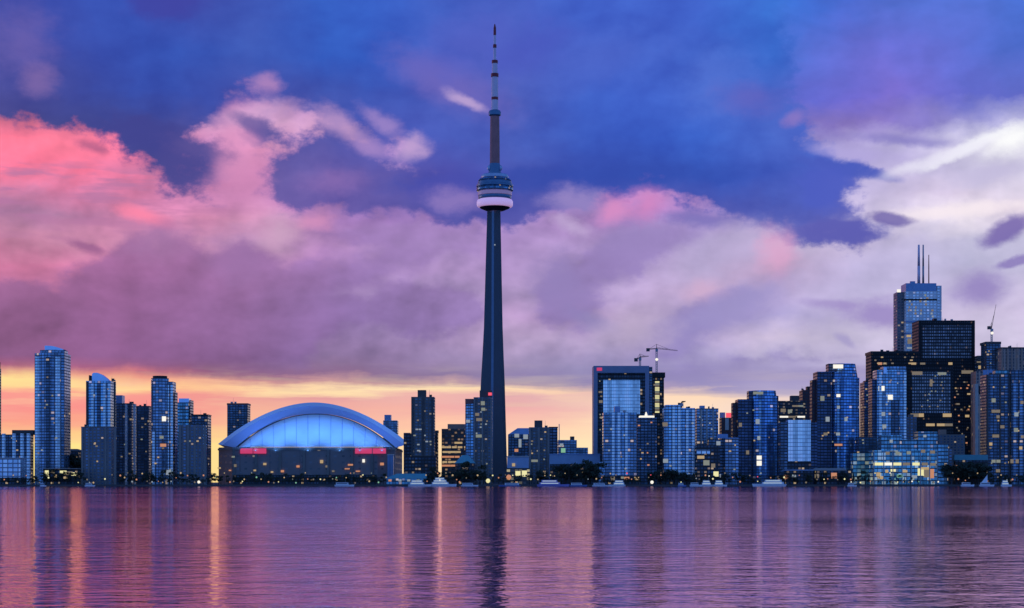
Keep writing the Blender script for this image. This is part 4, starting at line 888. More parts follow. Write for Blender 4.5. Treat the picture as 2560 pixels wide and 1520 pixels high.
crane('derrick', 'short derrick boom on the roof of the second blue condominium slab', 1704, 1816, 1020, 1004, (1714, 1004), (1700, 1010), 1010, mr=0.5)
t = Bld('apartment_tower', 'grey ribbed condominium tower with white vertical strips, right of second blue slab', 'tower', 1768, 1870)
t.box('wall', 1736, 1796, 1021, m='condo_navy', d=24); t.fins('balcony_column', [1753, 1767, 1783], 1024, 1110, m='cream', wpx=4, proud=0.9); t.box('roof_house', 1748, 1762, 1014, 1021.4, 'bluemetal', f=5, d=9); t.box('roof_house', 1770, 1774, 1016, 1021.4, 'conc_dark', f=5, d=5); t.roofkit(1776, 1792, 1021)
t.rlit(10, 1740, 1792, 1035, 1110, f=-0.1, mats=('cool', 'soft'), seed=16)
t = Bld('office_block', 'dark low office with a blue sign band, below the grey ribbed condominium', 'office', 1772, 1790)
t.box('wall', 1738, 1800, 1112, m='lowdark', d=16); t.box('sign_band', 1741, 1775, 1125, 1134, 'paleoffice', f=-0.5, d=0.4, comp=False); t.box('upper_wing', 1768, 1812, 1098, m='condo_dark', f=17, d=12); t.box('roof_sign', 1794, 1820, 1085, 1096, 'bluemetal', f=18, d=3, comp=False)
t.lit([(1766, 1157, 6, 5, 'pale'), (1783, 1164, 4, 4, 'soft'), (1752, 1143, 7, 3, 'warm'), (1796, 1108, 4, 4, 'cool'), (1790, 1185, 5, 5, 'lyellow')])
t = Bld('office_block', 'narrow dark office with a red roof sign beside the brown edged round tower', 'office', 1820, 2100)
t.box('wall', 1798, 1832, 1044, m='red_dark', d=22); t.box('roof_sign', 1815, 1829, 1032, 1043.7, 'lred', f=2, d=1.0, comp=False); t.box('pale_bay', 1813, 1822, 1046, 1075, 'cream', f=-0.7, d=0.6, comp=False); t.box('roof_house', 1799, 1813, 1031, 1044.4, 'lowblue', f=5, d=8)
t = Bld('office_block', 'dark blue mid rise block left of the brown edged round tower\'s base', 'office', 1824, 1800)
t.box('wall', 1808, 1846, 1096, m='condo_navy', d=16); t.box('roof_edge', 1807, 1847, 1094, 1096.3, 'bluemetal', f=-0.5, d=17); t.rlit(5, 1812, 1842, 1105, 1180, f=-0.1, seed=17)

# ------------------------------------------------------------------ twin round towers and their neighbours
t = Bld('apartment_tower', 'shorter of two round blue glass towers, its top sign greenish white', 'tower', 1898, 1830)
t.box('side_wing', 1832, 1848, 1007, m='red_dark', f=14, d=14, comp=False); t.box('wall', 1845, 1880, 998, m='cyl_dark', f=6, d=26, comp=False); t.cyl('round_wing', 1908, 38, 990, m='cyl_blue', f=16, sq=0.75)  # brownish side wing: warm low sun put into its wall colour
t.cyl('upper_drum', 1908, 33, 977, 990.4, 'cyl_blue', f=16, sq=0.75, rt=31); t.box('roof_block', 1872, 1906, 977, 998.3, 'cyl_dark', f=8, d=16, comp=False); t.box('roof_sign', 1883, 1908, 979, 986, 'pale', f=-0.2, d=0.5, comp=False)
t.fins('rib', [1899], 1000, m='condo_blue', wpx=7, f=5.2, proud=3.0)
t.lit([(1894, 1054, 4, 5, 'cool'), (1851, 1062, 3, 4, 'soft'), (1897, 1095, 3, 4, 'cool'), (1898, 1144, 5, 4, 'lwhite'), (1898, 1158, 5, 5, 'lwhite'), (1869, 1131, 3, 4, 'soft')], f=1.9); t.rlit(12, 1850, 1940, 1010, 1160, f=lambda px: 5.8 if px < 1876 else 16 - 0.75 * math.sqrt(max(0, 15.4 ** 2 - ((px - 1908) * 0.4035) ** 2)) - 0.2, w=1.8, seed=18)
t = Bld('apartment_tower', 'taller of two round blue glass towers, its top sign bright white', 'tower', 2096, 1850)
t.box('side_wing', 2030, 2046, 950, m='red_dark', f=14, d=14, comp=False); t.box('wall', 2043, 2080, 929, m='cyl_dark', f=6, d=26, comp=False); t.cyl('round_wing', 2109, 41, 945, m='cyl_blue', f=17, sq=0.75, rt=39)  # side wing again has the low sun's brown tint as wall colour
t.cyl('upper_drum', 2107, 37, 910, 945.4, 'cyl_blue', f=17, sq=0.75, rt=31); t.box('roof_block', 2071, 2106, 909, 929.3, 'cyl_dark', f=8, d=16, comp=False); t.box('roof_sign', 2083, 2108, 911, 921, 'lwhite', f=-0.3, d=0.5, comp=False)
t.fins('rib', [2094], 948, m='condo_blue', wpx=6, f=5.0, proud=3.0)
t.lit([(2096, 989, 4, 3, 'lwhite'), (2056, 996, 4, 5, 'pale'), (2069, 1048, 4, 5, 'cool'), (2115, 1048, 3, 4, 'cool'), (2095, 1085, 4, 3, 'cool'), (2064, 1085, 4, 3, 'soft'), (2096, 1112, 8, 2, 'orange'), (2096, 1018, 3, 3, 'cool')], f=1.7); t.rlit(16, 2050, 2140, 960, 1165, f=lambda px: 5.8 if px < 2078 else 17 - 0.75 * math.sqrt(max(0, 16.6 ** 2 - ((px - 2109) * 0.408) ** 2)) - 0.2, w=1.8, seed=19)
t = Bld('office_block', 'dark office with rows of lit floors between the two round towers', 'office', 1980, 2150)
t.box('wall', 1944, 2016, 1002, m='lit_office', d=24, comp=False); t.box('roof_house', 1974, 1998, 989, 1002.4, 'conc_dark', f=4, d=12)
t.lit([(1990, 1015, 9, 2, 'soft'), (2002, 1015, 6, 2, 'pale'), (1960, 1042, 10, 2, 'lwhite'), (1980, 1042, 9, 2, 'soft'), (2003, 1042, 9, 2, 'lwhite'), (1958, 1026, 6, 4, 'soft'), (1975, 1028, 5, 4, 'pale')])
t = Bld('office_tower', 'brown edged black tower behind and left of the taller round tower', 'tower', 2020, 2250)
t.box('wall', 1998, 2044, 975, m='red_dark', d=26); t.box('roof_house', 2014, 2032, 966, 975.4, 'black', f=4, d=12); t.roofkit(2000, 2014, 975)
t = Bld('office_block', 'bright mirror glass office block between the two round towers', 'office', 1998, 1800)
t.box('flank', 1951, 1970, 1056, m='condo_dark', f=2, d=18, comp=False); t.box('wall', 1970.2, 2027, 1050, 1153, 'mirror', d=18, comp=False, roof='frame_blue'); t.box('right_flank', 2027.2, 2043, 1056, m='cyl_dark', f=3, d=16, comp=False); t.box('base', 1969, 2028, 1153.2, m='lowdark', f=1.2, d=16, comp=False)
t = Bld('low_house', 'low row of shops at the mirror glass block\'s foot', 'shops', 1995, 1766)
t.box('wall', 1960, 2032, 1176, m='lowdark', d=14); t.box('canopy', 1956, 2034, 1174, 1176.4, 'lowblue', f=-2, d=16); t.lit([(1965, 1192, 4, 4, 'orange'), (1985, 1190, 4, 2, 'cool')])
t = Bld('low_house', 'low long shed with one orange lamp under the taller round tower', 'building', 2085, 1766)
t.box('wall', 2036, 2130, 1176, m='lowdark', d=12); t.poly('roof', [(t.lx(2034), -1), (t.lx(2118), -1), (t.lx(2118), 13), (t.lx(2034), 13)], 1170, 1176.3, 'conc', top=[(t.lx(2040), 3), (t.lx(2112), 3), (t.lx(2112), 9), (t.lx(2040), 9)]); t.lit([(2085, 1189, 5.5, 5.5, 'orange'), (2042, 1190, 4, 4, 'soft')], f=-0.2)
t = Bld('apartment_tower', 'narrow dark blue tower in the gap left of the black office towers', 'tower', 2168, 2000)
t.box('wall', 2150, 2184, 955, m='cyl_dark', d=24); t.box('roof_edge', 2157, 2183, 951, 955.3, 'black', f=2, d=18); t.rlit(10, 2156, 2180, 965, 1090, f=-0.1, seed=20); t.roofkit(2158, 2180, 951)
t = Bld('office_block', 'dark teal low block between taller round tower and teal waterfront terminal', 'office', 2162, 1830)
t.box('wall', 2138, 2192, 1092, m='condo_dark', d=18); t.box('lower_wing', 2126, 2184, 1132, m='terminal', f=-4, d=14); t.rlit(6, 2142, 2186, 1100, 1130, f=-0.1, seed=21)

# ------------------------------------------------------------------ bank towers on the right
t = Bld('office_tower', 'tallest white and blue bank tower with antennas on its roof, far right', 'tower', 2300, 2420)
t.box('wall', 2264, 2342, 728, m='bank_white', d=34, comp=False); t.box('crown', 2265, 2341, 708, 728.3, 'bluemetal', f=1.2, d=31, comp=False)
t.box('left_corner', 2243, 2263.9, 730, m='bank_shaded', f=9, d=24, comp=False); t.box('right_corner', 2342.1, 2354, 714, m='bank_white', f=7, d=24, comp=False)
t.box('service_floor', 2263.6, 2342.4, 747, 751, 'black', f=-0.7, d=30, comp=False); t.box('service_floor', 2263.6, 2342.4, 802, 806, 'bluemetal', f=-0.7, d=30, comp=False); t.box('service_floor', 2263.6, 2342.4, 832, 835, 'bluemetal', f=-0.7, d=30, comp=False)
t.lit([(2247, 727, 5, 4, 'lwhite')], f=8.8); t.lit([(2280, 853, 12, 7, 'soft'), (2272, 840, 6, 3, 'warm'), (2288, 815, 7, 4, 'soft'), (2274, 870, 7, 2, 'cool')])
t.rlit(34, 2268, 2340, 738, 798, f=-0.1, w=3.2, h=2.4, mats=('soft', 'cool', 'pale', 'soft'), seed=22)
for px, ya, rr, m_ in ((2297, 612, 1.9, 'mast_white'), (2308, 612, 1.3, 'steel'), (2322, 637, 0.7, 'mast_red')):
    b = MB(); x = t.lx(px, 16); b.bar((x, 16, t.lz(708, 16)), (x, 16, t.lz(665, 16)), rr * 1.1, rr, n=8); b.bar((x, 16, t.lz(665, 16)), (x, 16, t.lz(ya, 16)), rr * .95, rr * .7, n=8); b.build('antenna', M[m_], t.root)
b = MB(); b.box(t.lx(2276, 10), t.lx(2288, 10), 10, 14, t.lz(708, 10), t.lz(703, 10)); b.build('roof_house', M['bluemetal'], t.root)
t = Bld('office_tower', 'wide black office tower with pale grey window grid, in front of tallest bank tower', 'tower', 2366, 2250)
t.box('wall', 2296, 2437, 801, m='black_skin', d=36, comp=False); t.box('window_grid', 2306, 2428, 814, 897, 'black_office', f=-0.4, d=0.38, comp=False, roof='black'); t.box('roof_house', 2330, 2342, 796, 801.4, 'black', f=6, d=10); t.roofkit(2345, 2430, 801)
t.fins('corner_pier', [2298, 2435], 801.5, m='black', wpx=4, proud=0.8); t.lit([(2376, 909, 5, 3, 'warm'), (2419, 930, 15, 4, 'soft'), (2305, 909, 8, 2.4, 'soft'), (2418, 1040, 5, 3, 'warm'), (2395, 1010, 4, 2, 'soft'), (2422, 985, 4, 2, 'warm')], f=-0.1)
t.rlit(46, 2384, 2432, 940, 1110, f=-0.1, w=2.6, h=1.6, mats=('warm', 'soft', 'orange'), seed=23)
t = Bld('office_tower', 'broad black office tower with a dark flat roof, left of the wide black tower', 'tower', 2240, 2190)
t.box('wall', 2178, 2300, 884, m='black_skin', d=34, comp=False); t.box('roof_band', 2177, 2301, 878, 884.3, 'black', f=-0.8, d=36, comp=False); t.box('roof_house', 2236, 2246, 875, 878.4, 'black', f=6, d=8); t.roofkit(2182, 2236, 878)
t.lit([(2200, 909, 5, 3, 'orange'), (2212, 909, 5, 2.4, 'soft'), (2284, 909, 6, 2.6, 'warm')]); t.rlit(20, 2184, 2296, 893, 915, f=-0.1, w=4, h=1.6, mats=('soft', 'warm'), seed=24)
t = Bld('office_tower', 'lower black office tower faced with a grey window grid and lit lower floors', 'tower', 2326, 2100)
t.box('wall', 2264, 2382, 914, m='black_skin', d=34, comp=False); t.box('window_grid', 2280, 2377, 930, 1033, 'grey_office', f=-0.4, d=0.38, comp=False, roof='black')
t.lit([(2293, 933, 12, 4, 'soft'), (2355, 934, 10, 3, 'pale'), (2328, 957, 3, 8, 'soft'), (2286, 1038, 9, 4, 'soft'), (2303, 1038, 6, 4, 'warm'), (2368, 1038, 10, 4, 'warm'), (2326, 1062, 10, 3, 'warm'), (2352, 1062, 9, 3, 'warm'), (2372, 1062, 9, 3, 'soft'), (2286, 1066, 4, 8, 'lgreen')], f=-0.5)
t.rlit(30, 2284, 2374, 940, 1028, f=-0.45, w=2.2, h=1.3, mats=('soft', 'pale'), seed=25)
t = Bld('apartment_tower', 'bright blue condominium in front of the broad black tower', 'tower', 2228, 1880)
t.box('wall', 2192, 2266, 925, m='condo_blue', d=22, comp=False); t.box('left_wing', 2180, 2191.9, 948, m='cyl_dark', f=2, d=20, comp=False); t.box('crown', 2208, 2266, 916, 925.3, 'condo_navy', f=2, d=16, comp=False); t.box('crown_light', 2209, 2217, 918, 934, 'crown_glass', f=-0.9, d=0.8, comp=False)
t.fins('balcony_column', [2200, 2262], 928, m='bluestrip', wpx=6); t.fins('balcony_column', [2238], 1000, m='condo_dark', wpx=20, proud=0.8); t.lit([(2204, 971, 6, 5, 'lwhite'), (2226, 993, 5, 5, 'lwhite'), (2208, 1035, 4, 4, 'cool'), (2211, 1066, 4, 4, 'cool')], f=-0.9)
t.rlit(14, 2196, 2262, 935, 1080, f=-0.1, w=2, mats=('cool', 'soft'), seed=26)
t = Bld('office_block', 'small grey blue block right of the bright blue condominium', 'office', 2276, 1920)
t.box('wall', 2266, 2292, 1042, m='condo_pale', d=18, comp=False); t.box('roof_house', 2270, 2284, 1036, 1042.4, 'conc', f=4, d=8)
t = Bld('waterfront_terminal', 'teal glass terminal with bright yellow lit floors on the right waterfront', 'terminal', 2265, 1772)
t.box('wall', 2184, 2344, 1126, m='terminal', d=24, comp=False); t.box('left_upper_block', 2203, 2254, 1088, 1126.3, 'teal_glass', f=3, d=16, comp=False); t.box('middle_upper_block', 2254.5, 2294, 1099, 1126.3, 'teal_glass', f=5, d=14, comp=False); t.box('right_upper_block', 2295, 2343, 1079, 1126.3, 'teal_glass', f=2.5, d=18, comp=False)
t.box('right_wing', 2345, 2370, 1112, m='teal_glass', f=1, d=18, comp=False); t.fins('pier', [2185, 2209, 2232, 2255, 2278, 2301, 2324, 2343], 1127, m='steel', wpx=2.4, proud=0.6)
t.lit([(2193, 1160, 7.5, 2.8, 'lyellow'), (2205, 1160, 5, 2.8, 'lyellow'), (2221, 1160, 7, 2.8, 'lwhite'), (2243, 1160, 8, 2.8, 'lyellow'), (2266, 1160, 7, 2.8, 'soft'), (2290, 1160, 7, 2.8, 'lyellow'), (2312, 1160, 6, 2.8, 'soft'), (2332, 1161, 6, 2.8, 'soft'), (2302, 1180, 6, 7, 'lyellow'), (2317, 1182, 6, 9, 'soft'), (2330, 1184, 4, 9, 'orange'), (2312, 1171, 8, 2.6, 'warm'), (2219, 1133, 4, 3, 'soft'), (2244, 1133, 4, 3, 'pale'), (2272, 1132, 4, 3, 'pale'), (2308, 1128, 4, 3, 'soft'), (2331, 1130, 5, 3, 'soft'), (2217, 1178, 3, 3, 'warm'), (2233, 1176, 5, 2.4, 'lyellow'), (2262, 1178, 5, 2.4, 'warm'), (2250, 1190, 6, 3, 'lgreen'), (2286, 1192, 5, 3, 'cool'), (2196, 1186, 4, 4, 'warm'), (2204, 1194, 4, 3, 'warm')], f=-0.2)
t.lit([(2228, 1103, 3, 3, 'cool'), (2312, 1090, 3, 2.4, 'cool')], f=2.3)
t = Bld('office_block', 'dark grey red block behind the terminal, below the black towers', 'office', 2385, 1980)
t.box('wall', 2340, 2412, 1086, m='condo_pale', d=20, comp=False); t.box('roof_house', 2345, 2366, 1074, 1086.4, 'brown', f=4, d=10)
t = Bld('low_house', 'low teal roofed shed among trees right of the terminal', 'building', 2428, 1790)
t.box('wall', 2388, 2468, 1150, m='lowdark', d=14, comp=False); t.box('roof', 2386, 2470, 1137, 1150.3, 'teal', f=-1, d=16, comp=False)
t.box('annex', 2362, 2384, 1124, m='condo_pale', f=2, d=12, comp=False); t.lit([(2392, 1167, 4, 3, 'orange'), (2402, 1174, 4, 3, 'warm')], f=-0.2)
t = Bld('office_tower', 'dark tower carrying a luffing crane near the right edge', 'tower', 2484, 2200)
t.box('wall', 2466, 2502, 860, m='condo_dark', d=26, comp=False); t.box('roof_band', 2464, 2503, 854, 860.3, 'conc_dark', f=-0.8, d=27, comp=False); t.rlit(6, 2468, 2498, 870, 930, f=-0.1, seed=27)
crane('tower_crane', 'luffing crane with a steep raised boom on the dark tower near the right edge', 2479, 2205, 854, 806, (2490, 762), (2473, 818), 824, light=833, mr=0.8)
t = Bld('office_tower', 'brown ribbed tower at the right edge behind the dark condominium', 'tower', 2540, 2180)
t.box('wall', 2503, 2590, 871, m='brown_tower', d=26, comp=False); t.fins('pier', [2506, 2518, 2530, 2542, 2554], 871.5, m='brown', wpx=3.4, proud=0.9); t.box('roof_edge', 2501, 2592, 868, 871.2, 'conc_dark', f=-1, d=28, comp=False); t.roofkit(2508, 2556, 868)
t = Bld('office_block', 'stacked grey block with lit slots, left of the crane tower', 'office', 2452, 2260)
t.box('wall', 2436, 2472, 912, m='grey_office', d=22, comp=False); t.box('upper_block', 2444, 2472, 889, 912.3, 'conc_block', f=3, d=16, comp=False); t.lit([(2458, 918, 12, 4, 'warm'), (2450, 905, 8, 1.6, 'soft')])
t = Bld('office_tower', 'slim pinkish stone tower with a white edge, right of the wide black tower', 'tower', 2452, 2120)
t.box('wall', 2440, 2472, 928, m='brown_tower', d=24, comp=False); t.box('white_edge', 2438, 2446, 960, m='cream', f=-0.8, d=10, comp=False); t.box('dark_bay', 2447, 2463, 965, 985, 'black', f=-0.5, d=0.4, comp=False); t.box('blue_top', 2458, 2486, 925, 940, 'bluemetal', f=-0.6, d=5, comp=False)
t.rlit(10, 2448, 2468, 990, 1120, f=-0.1, seed=28)
t = Bld('apartment_tower', 'large dark blue condominium filling the right edge, dotted with lit windows', 'tower', 2520, 1820)
t.box('wall', 2466, 2528, 936, m='condo_dark', d=24, comp=False); t.box('right_wing', 2528.2, 2600, 925, m='condo_dark', f=-2.5, d=26, comp=False); t.box('roof_house', 2488, 2540, 925, 936.4, 'teal_glass', f=5, d=10, comp=False); t.roofkit(2468, 2488, 936)
t.fins('balcony_column', [2536, 2552], 950, m='condo_navy', wpx=8, f=-2.5, proud=1.2); t.fins('pier', [2469, 2500, 2524], 937, m='conc_dark', wpx=4, proud=0.7)
t.lit([(2484, 1001, 4, 4, 'pale'), (2484, 1028, 4, 3, 'soft'), (2495, 1028, 4, 3, 'soft'), (2495, 1042, 3, 3, 'soft'), (2486, 1090, 4, 3, 'soft'), (2494, 1090, 3, 3, 'soft'), (2506, 1067, 4, 3, 'soft'), (2484, 1153, 4, 3, 'pale'), (2496, 1153, 4, 3, 'pale'), (2495, 1177, 4, 3, 'soft'), (2477, 1110, 3, 3, 'warm')], f=-0.9)
t.lit([(2541, 1036, 4, 4, 'cool'), (2540, 1075, 4, 4, 'pale'), (2530, 1153, 3, 4, 'soft'), (2543, 1153, 3, 4, 'soft'), (2555, 1006, 3, 3, 'soft'), (2556, 1092, 3, 3, 'soft'), (2552, 1120, 3, 3, 'warm')], f=-4.0)
t.rlit(16, 2470, 2522, 945, 1180, f=-0.1, w=2, seed=29); t.rlit(12, 2530, 2558, 940, 1180, f=-2.6, w=2, seed=30)

# ------------------------------------------------------------------ shoreline trees
M['bark'] = plain('tree_bark', (0.06, 0.045, 0.035), 0.9, scale=1.0)
def leaf_mat(name, col):
    m, b, v = mat(name)
    t = v.N.new('ShaderNodeTexCoord'); n, _ = v.noise(t.outputs['Object'], 0.6, 3.0, 0.6)
    k = v.m('ADD', 0.45, v.m('MULTIPLY', n, 1.1))
    v.put(b.inputs['Base Color'], v.mix(1.0, col, v.vec(k, k, k), 'MULTIPLY')); b.inputs['Roughness'].default_value = 0.7
    return m
M['leaf_a'] = leaf_mat('dark_leaves', (0.030, 0.048, 0.028)); M['leaf_b'] = leaf_mat('olive_leaves', (0.050, 0.058, 0.026))
def crown_mesh(q, rx, rz, zc, n, lobes, conif=False):
    b = MB(); C = []
    for _ in range(lobes):
        a, r, h = q.uniform(0, 6.283), q.uniform(0.15, 0.9), q.uniform(-0.85, 0.85)
        C.append((math.cos(a) * r * rx, math.sin(a) * r * rx, zc + h * rz, q.uniform(0.20, 0.42)))
    for _ in range(n):
        cx, cy, cz, cr = q.choice(C)
        while True:
            p = np.array([q.uniform(-1, 1) for _ in range(3)])
            if 0.25 < np.linalg.norm(p) < 1: break
        c = np.array((cx, cy, cz)) + p * np.array((rx, rx, rz)) * cr
        if conif:
            t = max(0.05, min(1.0, (zc + rz - c[2]) / (2 * rz))); c[0] *= t * 1.2; c[1] *= t * 1.2
        u = np.array([q.gauss(0, 1) for _ in range(3)]); u /= np.linalg.norm(u); w_ = np.cross(u, [q.gauss(0, 1) for _ in range(3)]); w_ /= np.linalg.norm(w_)
        s = q.uniform(0.22, 0.5)
        b.face([c - u * s, c + w_ * s * .6, c + u * s, c - w_ * s * .6])
    return b
PROTO = []
for i, (rx, rz, zc, n_, lb, cf, lm) in enumerate(((3.6, 3.2, 6.2, 620, 9, False, 'leaf_a'), (2.8, 3.8, 6.6, 560, 9, False, 'leaf_b'), (4.4, 3.0, 5.4, 700, 11, False, 'leaf_a'), (2.2, 4.6, 6.2, 460, 10, True, 'leaf_a'))):
    q = random.Random(50 + i)
    tb = MB(); tb.bar((0, 0, 0), (0.1, 0.1, 3.2), 0.32, 0.22, 7); tb.bar((0.1, 0.1, 3.2), (0.4, 0.0, zc + rz * .5), 0.22, 0.08, 6)
    for a in (0.5, 2.4, 4.3): tb.bar((0.1, 0.1, 3.0), (math.cos(a) * rx * .6, math.sin(a) * rx * .6, zc + .4), 0.14, 0.05, 5)
    r = bpy.data.objects.new('shore_tree', None); COL.objects.link(r)
    tr = tb.build('trunk', M['bark'], r); cr = crown_mesh(q, rx, rz, zc, n_, lb, cf).build('crown', M[lm], r)
    PROTO.append((r, tr, cr, zc + rz))
used_p = set()
def plant(px, ytop, Y, label, group, q, kinds=(0, 1, 2, 3)):
    k = q.choice(kinds); pr, tr, cr, h = PROTO[k]; s = Y / F
    if k in used_p: r = copy_tree(pr)
    else: r = pr; used_p.add(k)
    H = HC + (HOR - ytop) * s - ZG; sc = max(0.35, H / h)
    r.location = ((px - 1280) * s, Y, ZG); r.scale = (sc * q.uniform(.9, 1.25), sc * q.uniform(.9, 1.2), sc); r.rotation_euler = (0, 0, q.uniform(0, 6.28))
    tag(r, label, 'tree', group)
ZONES = [
 (112, 205, 6, 1172, 1192, 1757, 'dark tree before the yellow lit pavilion on the left', (0, 1, 2)),
 (156, 206, 4, 1132, 1152, 1880, 'taller tree in the gap between the two leftmost towers', (0, 2)),
 (4, 100, 8, 1184, 1200, 1756, 'low dark tree along the quay at the left end', (0, 1, 2)),
 (292, 450, 14, 1176, 1194, 1756, 'dark quayside tree below the towers left of the stadium', (0, 1, 2, 3)),
 (448, 536, 8, 1180, 1196, 1756, 'dark quayside tree by the stadium\'s left end', (0, 1, 2)),
 (536, 968, 34, 1182, 1194, 1756, 'dark tree in the low row before the stadium wall', (0, 1, 2)),
 (1062, 1150, 7, 1164, 1190, 1768, 'dark tree below the amber lit brown office', (0, 1, 2)),
 (1140, 1210, 8, 1152, 1180, 1772, 'taller dark tree left of the tall tower\'s foot', (0, 1, 2, 3)),
 (1212, 1300, 7, 1184, 1198, 1756, 'low dark tree at the tall tower\'s foot', (0, 1, 2)),
 (1320, 1400, 6, 1172, 1194, 1756, 'low dark tree below the small penthouse tower', (0, 1, 2)),
 (1398, 1496, 13, 1148, 1176, 1764, 'tall dark tree in the clump left of the framed tower', (0, 2, 1)),
 (1500, 1600, 8, 1190, 1200, 1756, 'low dark tree along the quay below the framed tower', (0, 1, 2)),
 (1618, 1720, 14, 1170, 1186, 1764, 'dark tree in the clump between the two blue condominium slabs', (0, 2)),
 (1720, 1830, 8, 1182, 1196, 1758, 'low dark tree behind the white marina boats', (0, 1, 2)),
 (1840, 1965, 10, 1176, 1196, 1758, 'dark tree below the shorter round tower', (0, 1, 2)),
 (1965, 2180, 16, 1176, 1194, 1757, 'dark tree along the quay below the taller round tower', (0, 1, 2, 3)),
 (2185, 2345, 9, 1186, 1198, 1757, 'small tree before the yellow lit terminal', (1, 3)),
 (2372, 2466, 14, 1148, 1174, 1766, 'tall dark tree in the clump right of the terminal', (0, 2)),
 (2466, 2580, 9, 1180, 1196, 1757, 'low dark tree below the condominium at the right edge', (0, 1, 2)),
]
for zi, (x0, x1, n_, ya, yb, Y, lab, kinds) in enumerate(ZONES):
    q = random.Random(100 + zi)
    for i in range(n_):
        plant(x0 + (x1 - x0) * (i + q.uniform(.15, .85)) / n_, q.uniform(ya, yb), Y + q.uniform(-2, 9), lab, lab.replace('dark tree', 'dark trees', 1) if 'dark tree' in lab else 'trees: ' + lab, q, kinds)

# ------------------------------------------------------------------ lit lamps along the quay
LP = {}
def lamp(px, py, Y, kind, label, group, size=0.62):
    s = Y / F; H = HC + (HOR - py) * s - ZG
    key = kind
    if key not in LP:
        r = bpy.data.objects.new('street_lamp', None); COL.objects.link(r)
        b = MB(); b.bar((0, 0, 0), (0, 0, 4.55), 0.10, 0.06, 6); b.lathe([(0.22, 0), (0.22, 0.35), (0.1, 0.5)], 8); pole = b.build('pole', M['black'], r)
        b = MB(); b.lathe([(0.01, -1), (0.62, -0.75), (1, 0), (0.62, 0.75), (0.01, 1)], 10); gl = b.build('lamp_globe', M[kind], r, (0, 0, 5))
        gl.scale = (size, size, size); LP[key] = r
    else: r = copy_tree(LP[key])
    r.location = ((px - 1280) * s, Y, ZG); k = max(0.3, H / 5.0); r.scale = (1, 1, k)
    for c in r.children:
        if c.name.startswith('lamp_globe'): c.scale = (size, size, size / k)
    tag(r, label, 'street lamp', group)
KW = {'warm': 'amber', 'orange': 'orange', 'soft': 'pale amber', 'lwhite': 'bright white', 'lgreen': 'green', 'lyellow': 'yellow', 'cool': 'cool white', 'lred': 'red', 'pale': 'pale greenish'}
AREAS = [
 (0, 110, 6, ('orange', 'warm', 'soft'), 'at the lower left quay'),
 (112, 290, 8, ('lyellow', 'soft', 'warm'), 'on the quay before the two leftmost towers'),
 (290, 450, 13, ('orange', 'warm', 'soft', 'cool'), 'on the quay below the towers left of the stadium'),
 (450, 536, 6, ('warm', 'orange', 'soft'), 'near the stadium\'s left end'),
 (536, 968, 30, ('lgreen', 'warm', 'orange', 'soft', 'lyellow', 'warm', 'pale'), 'among trees below the stadium'),
 (1060, 1225, 8, ('warm', 'orange', 'soft'), 'left of the tall tower\'s foot'),
 (1225, 1330, 7, ('lyellow', 'orange', 'soft'), 'right of the tall tower\'s foot'),
 (1330, 1500, 7, ('warm', 'soft', 'cool'), 'left of the framed tower'),
 (1500, 1660, 9, ('orange', 'warm', 'soft', 'lred'), 'below the blue condominium slabs'),
 (1700, 1840, 8, ('lyellow', 'cool', 'soft', 'orange'), 'behind the marina boats'),
 (1840, 2030, 10, ('orange', 'soft', 'lyellow', 'cool'), 'below the shorter round tower'),
 (2030, 2180, 9, ('soft', 'lyellow', 'orange'), 'below the taller round tower'),
 (2180, 2350, 14, ('lyellow', 'warm', 'soft', 'lwhite', 'lgreen'), 'on the quay before the yellow lit terminal'),
 (2370, 2560, 9, ('warm', 'orange', 'soft'), 'on the quay at the right end'),
]
for ai, (x0, x1, n_, kinds, where) in enumerate(AREAS):
    q = random.Random(300 + ai)
    for i in range(n_):
        kd = kinds[i % len(kinds)]
        lamp(x0 + (x1 - x0) * (i + q.uniform(.1, .9)) / n_, q.choice((1206, 1204, 1198, 1194, 1188, 1183)) + q.uniform(-1, 1), 1749 + q.uniform(-4, 3), kd, 'lit %s lamp %s' % (KW[kd], where), '%s lamps %s' % (KW[kd], where), q.uniform(.5, .95))
lamp(1630, 1205.5, 1746, 'lwhite', 'large dazzling white lamp low on the quay below the white capped tower', None, 1.7)
lamp(497, 1205, 1745, 'lwhite', 'dazzling white lamp on the quay left of the stadium, beside amber lamps', None, 1.5)
lamp(1272, 1193, 1747, 'orange', 'large orange red glowing lamp at the tall tower\'s right foot', None, 2.6)
lamp(1220, 1202, 1746, 'lyellow', 'large yellow glowing lamp at the tall tower\'s left foot', None, 2.2)

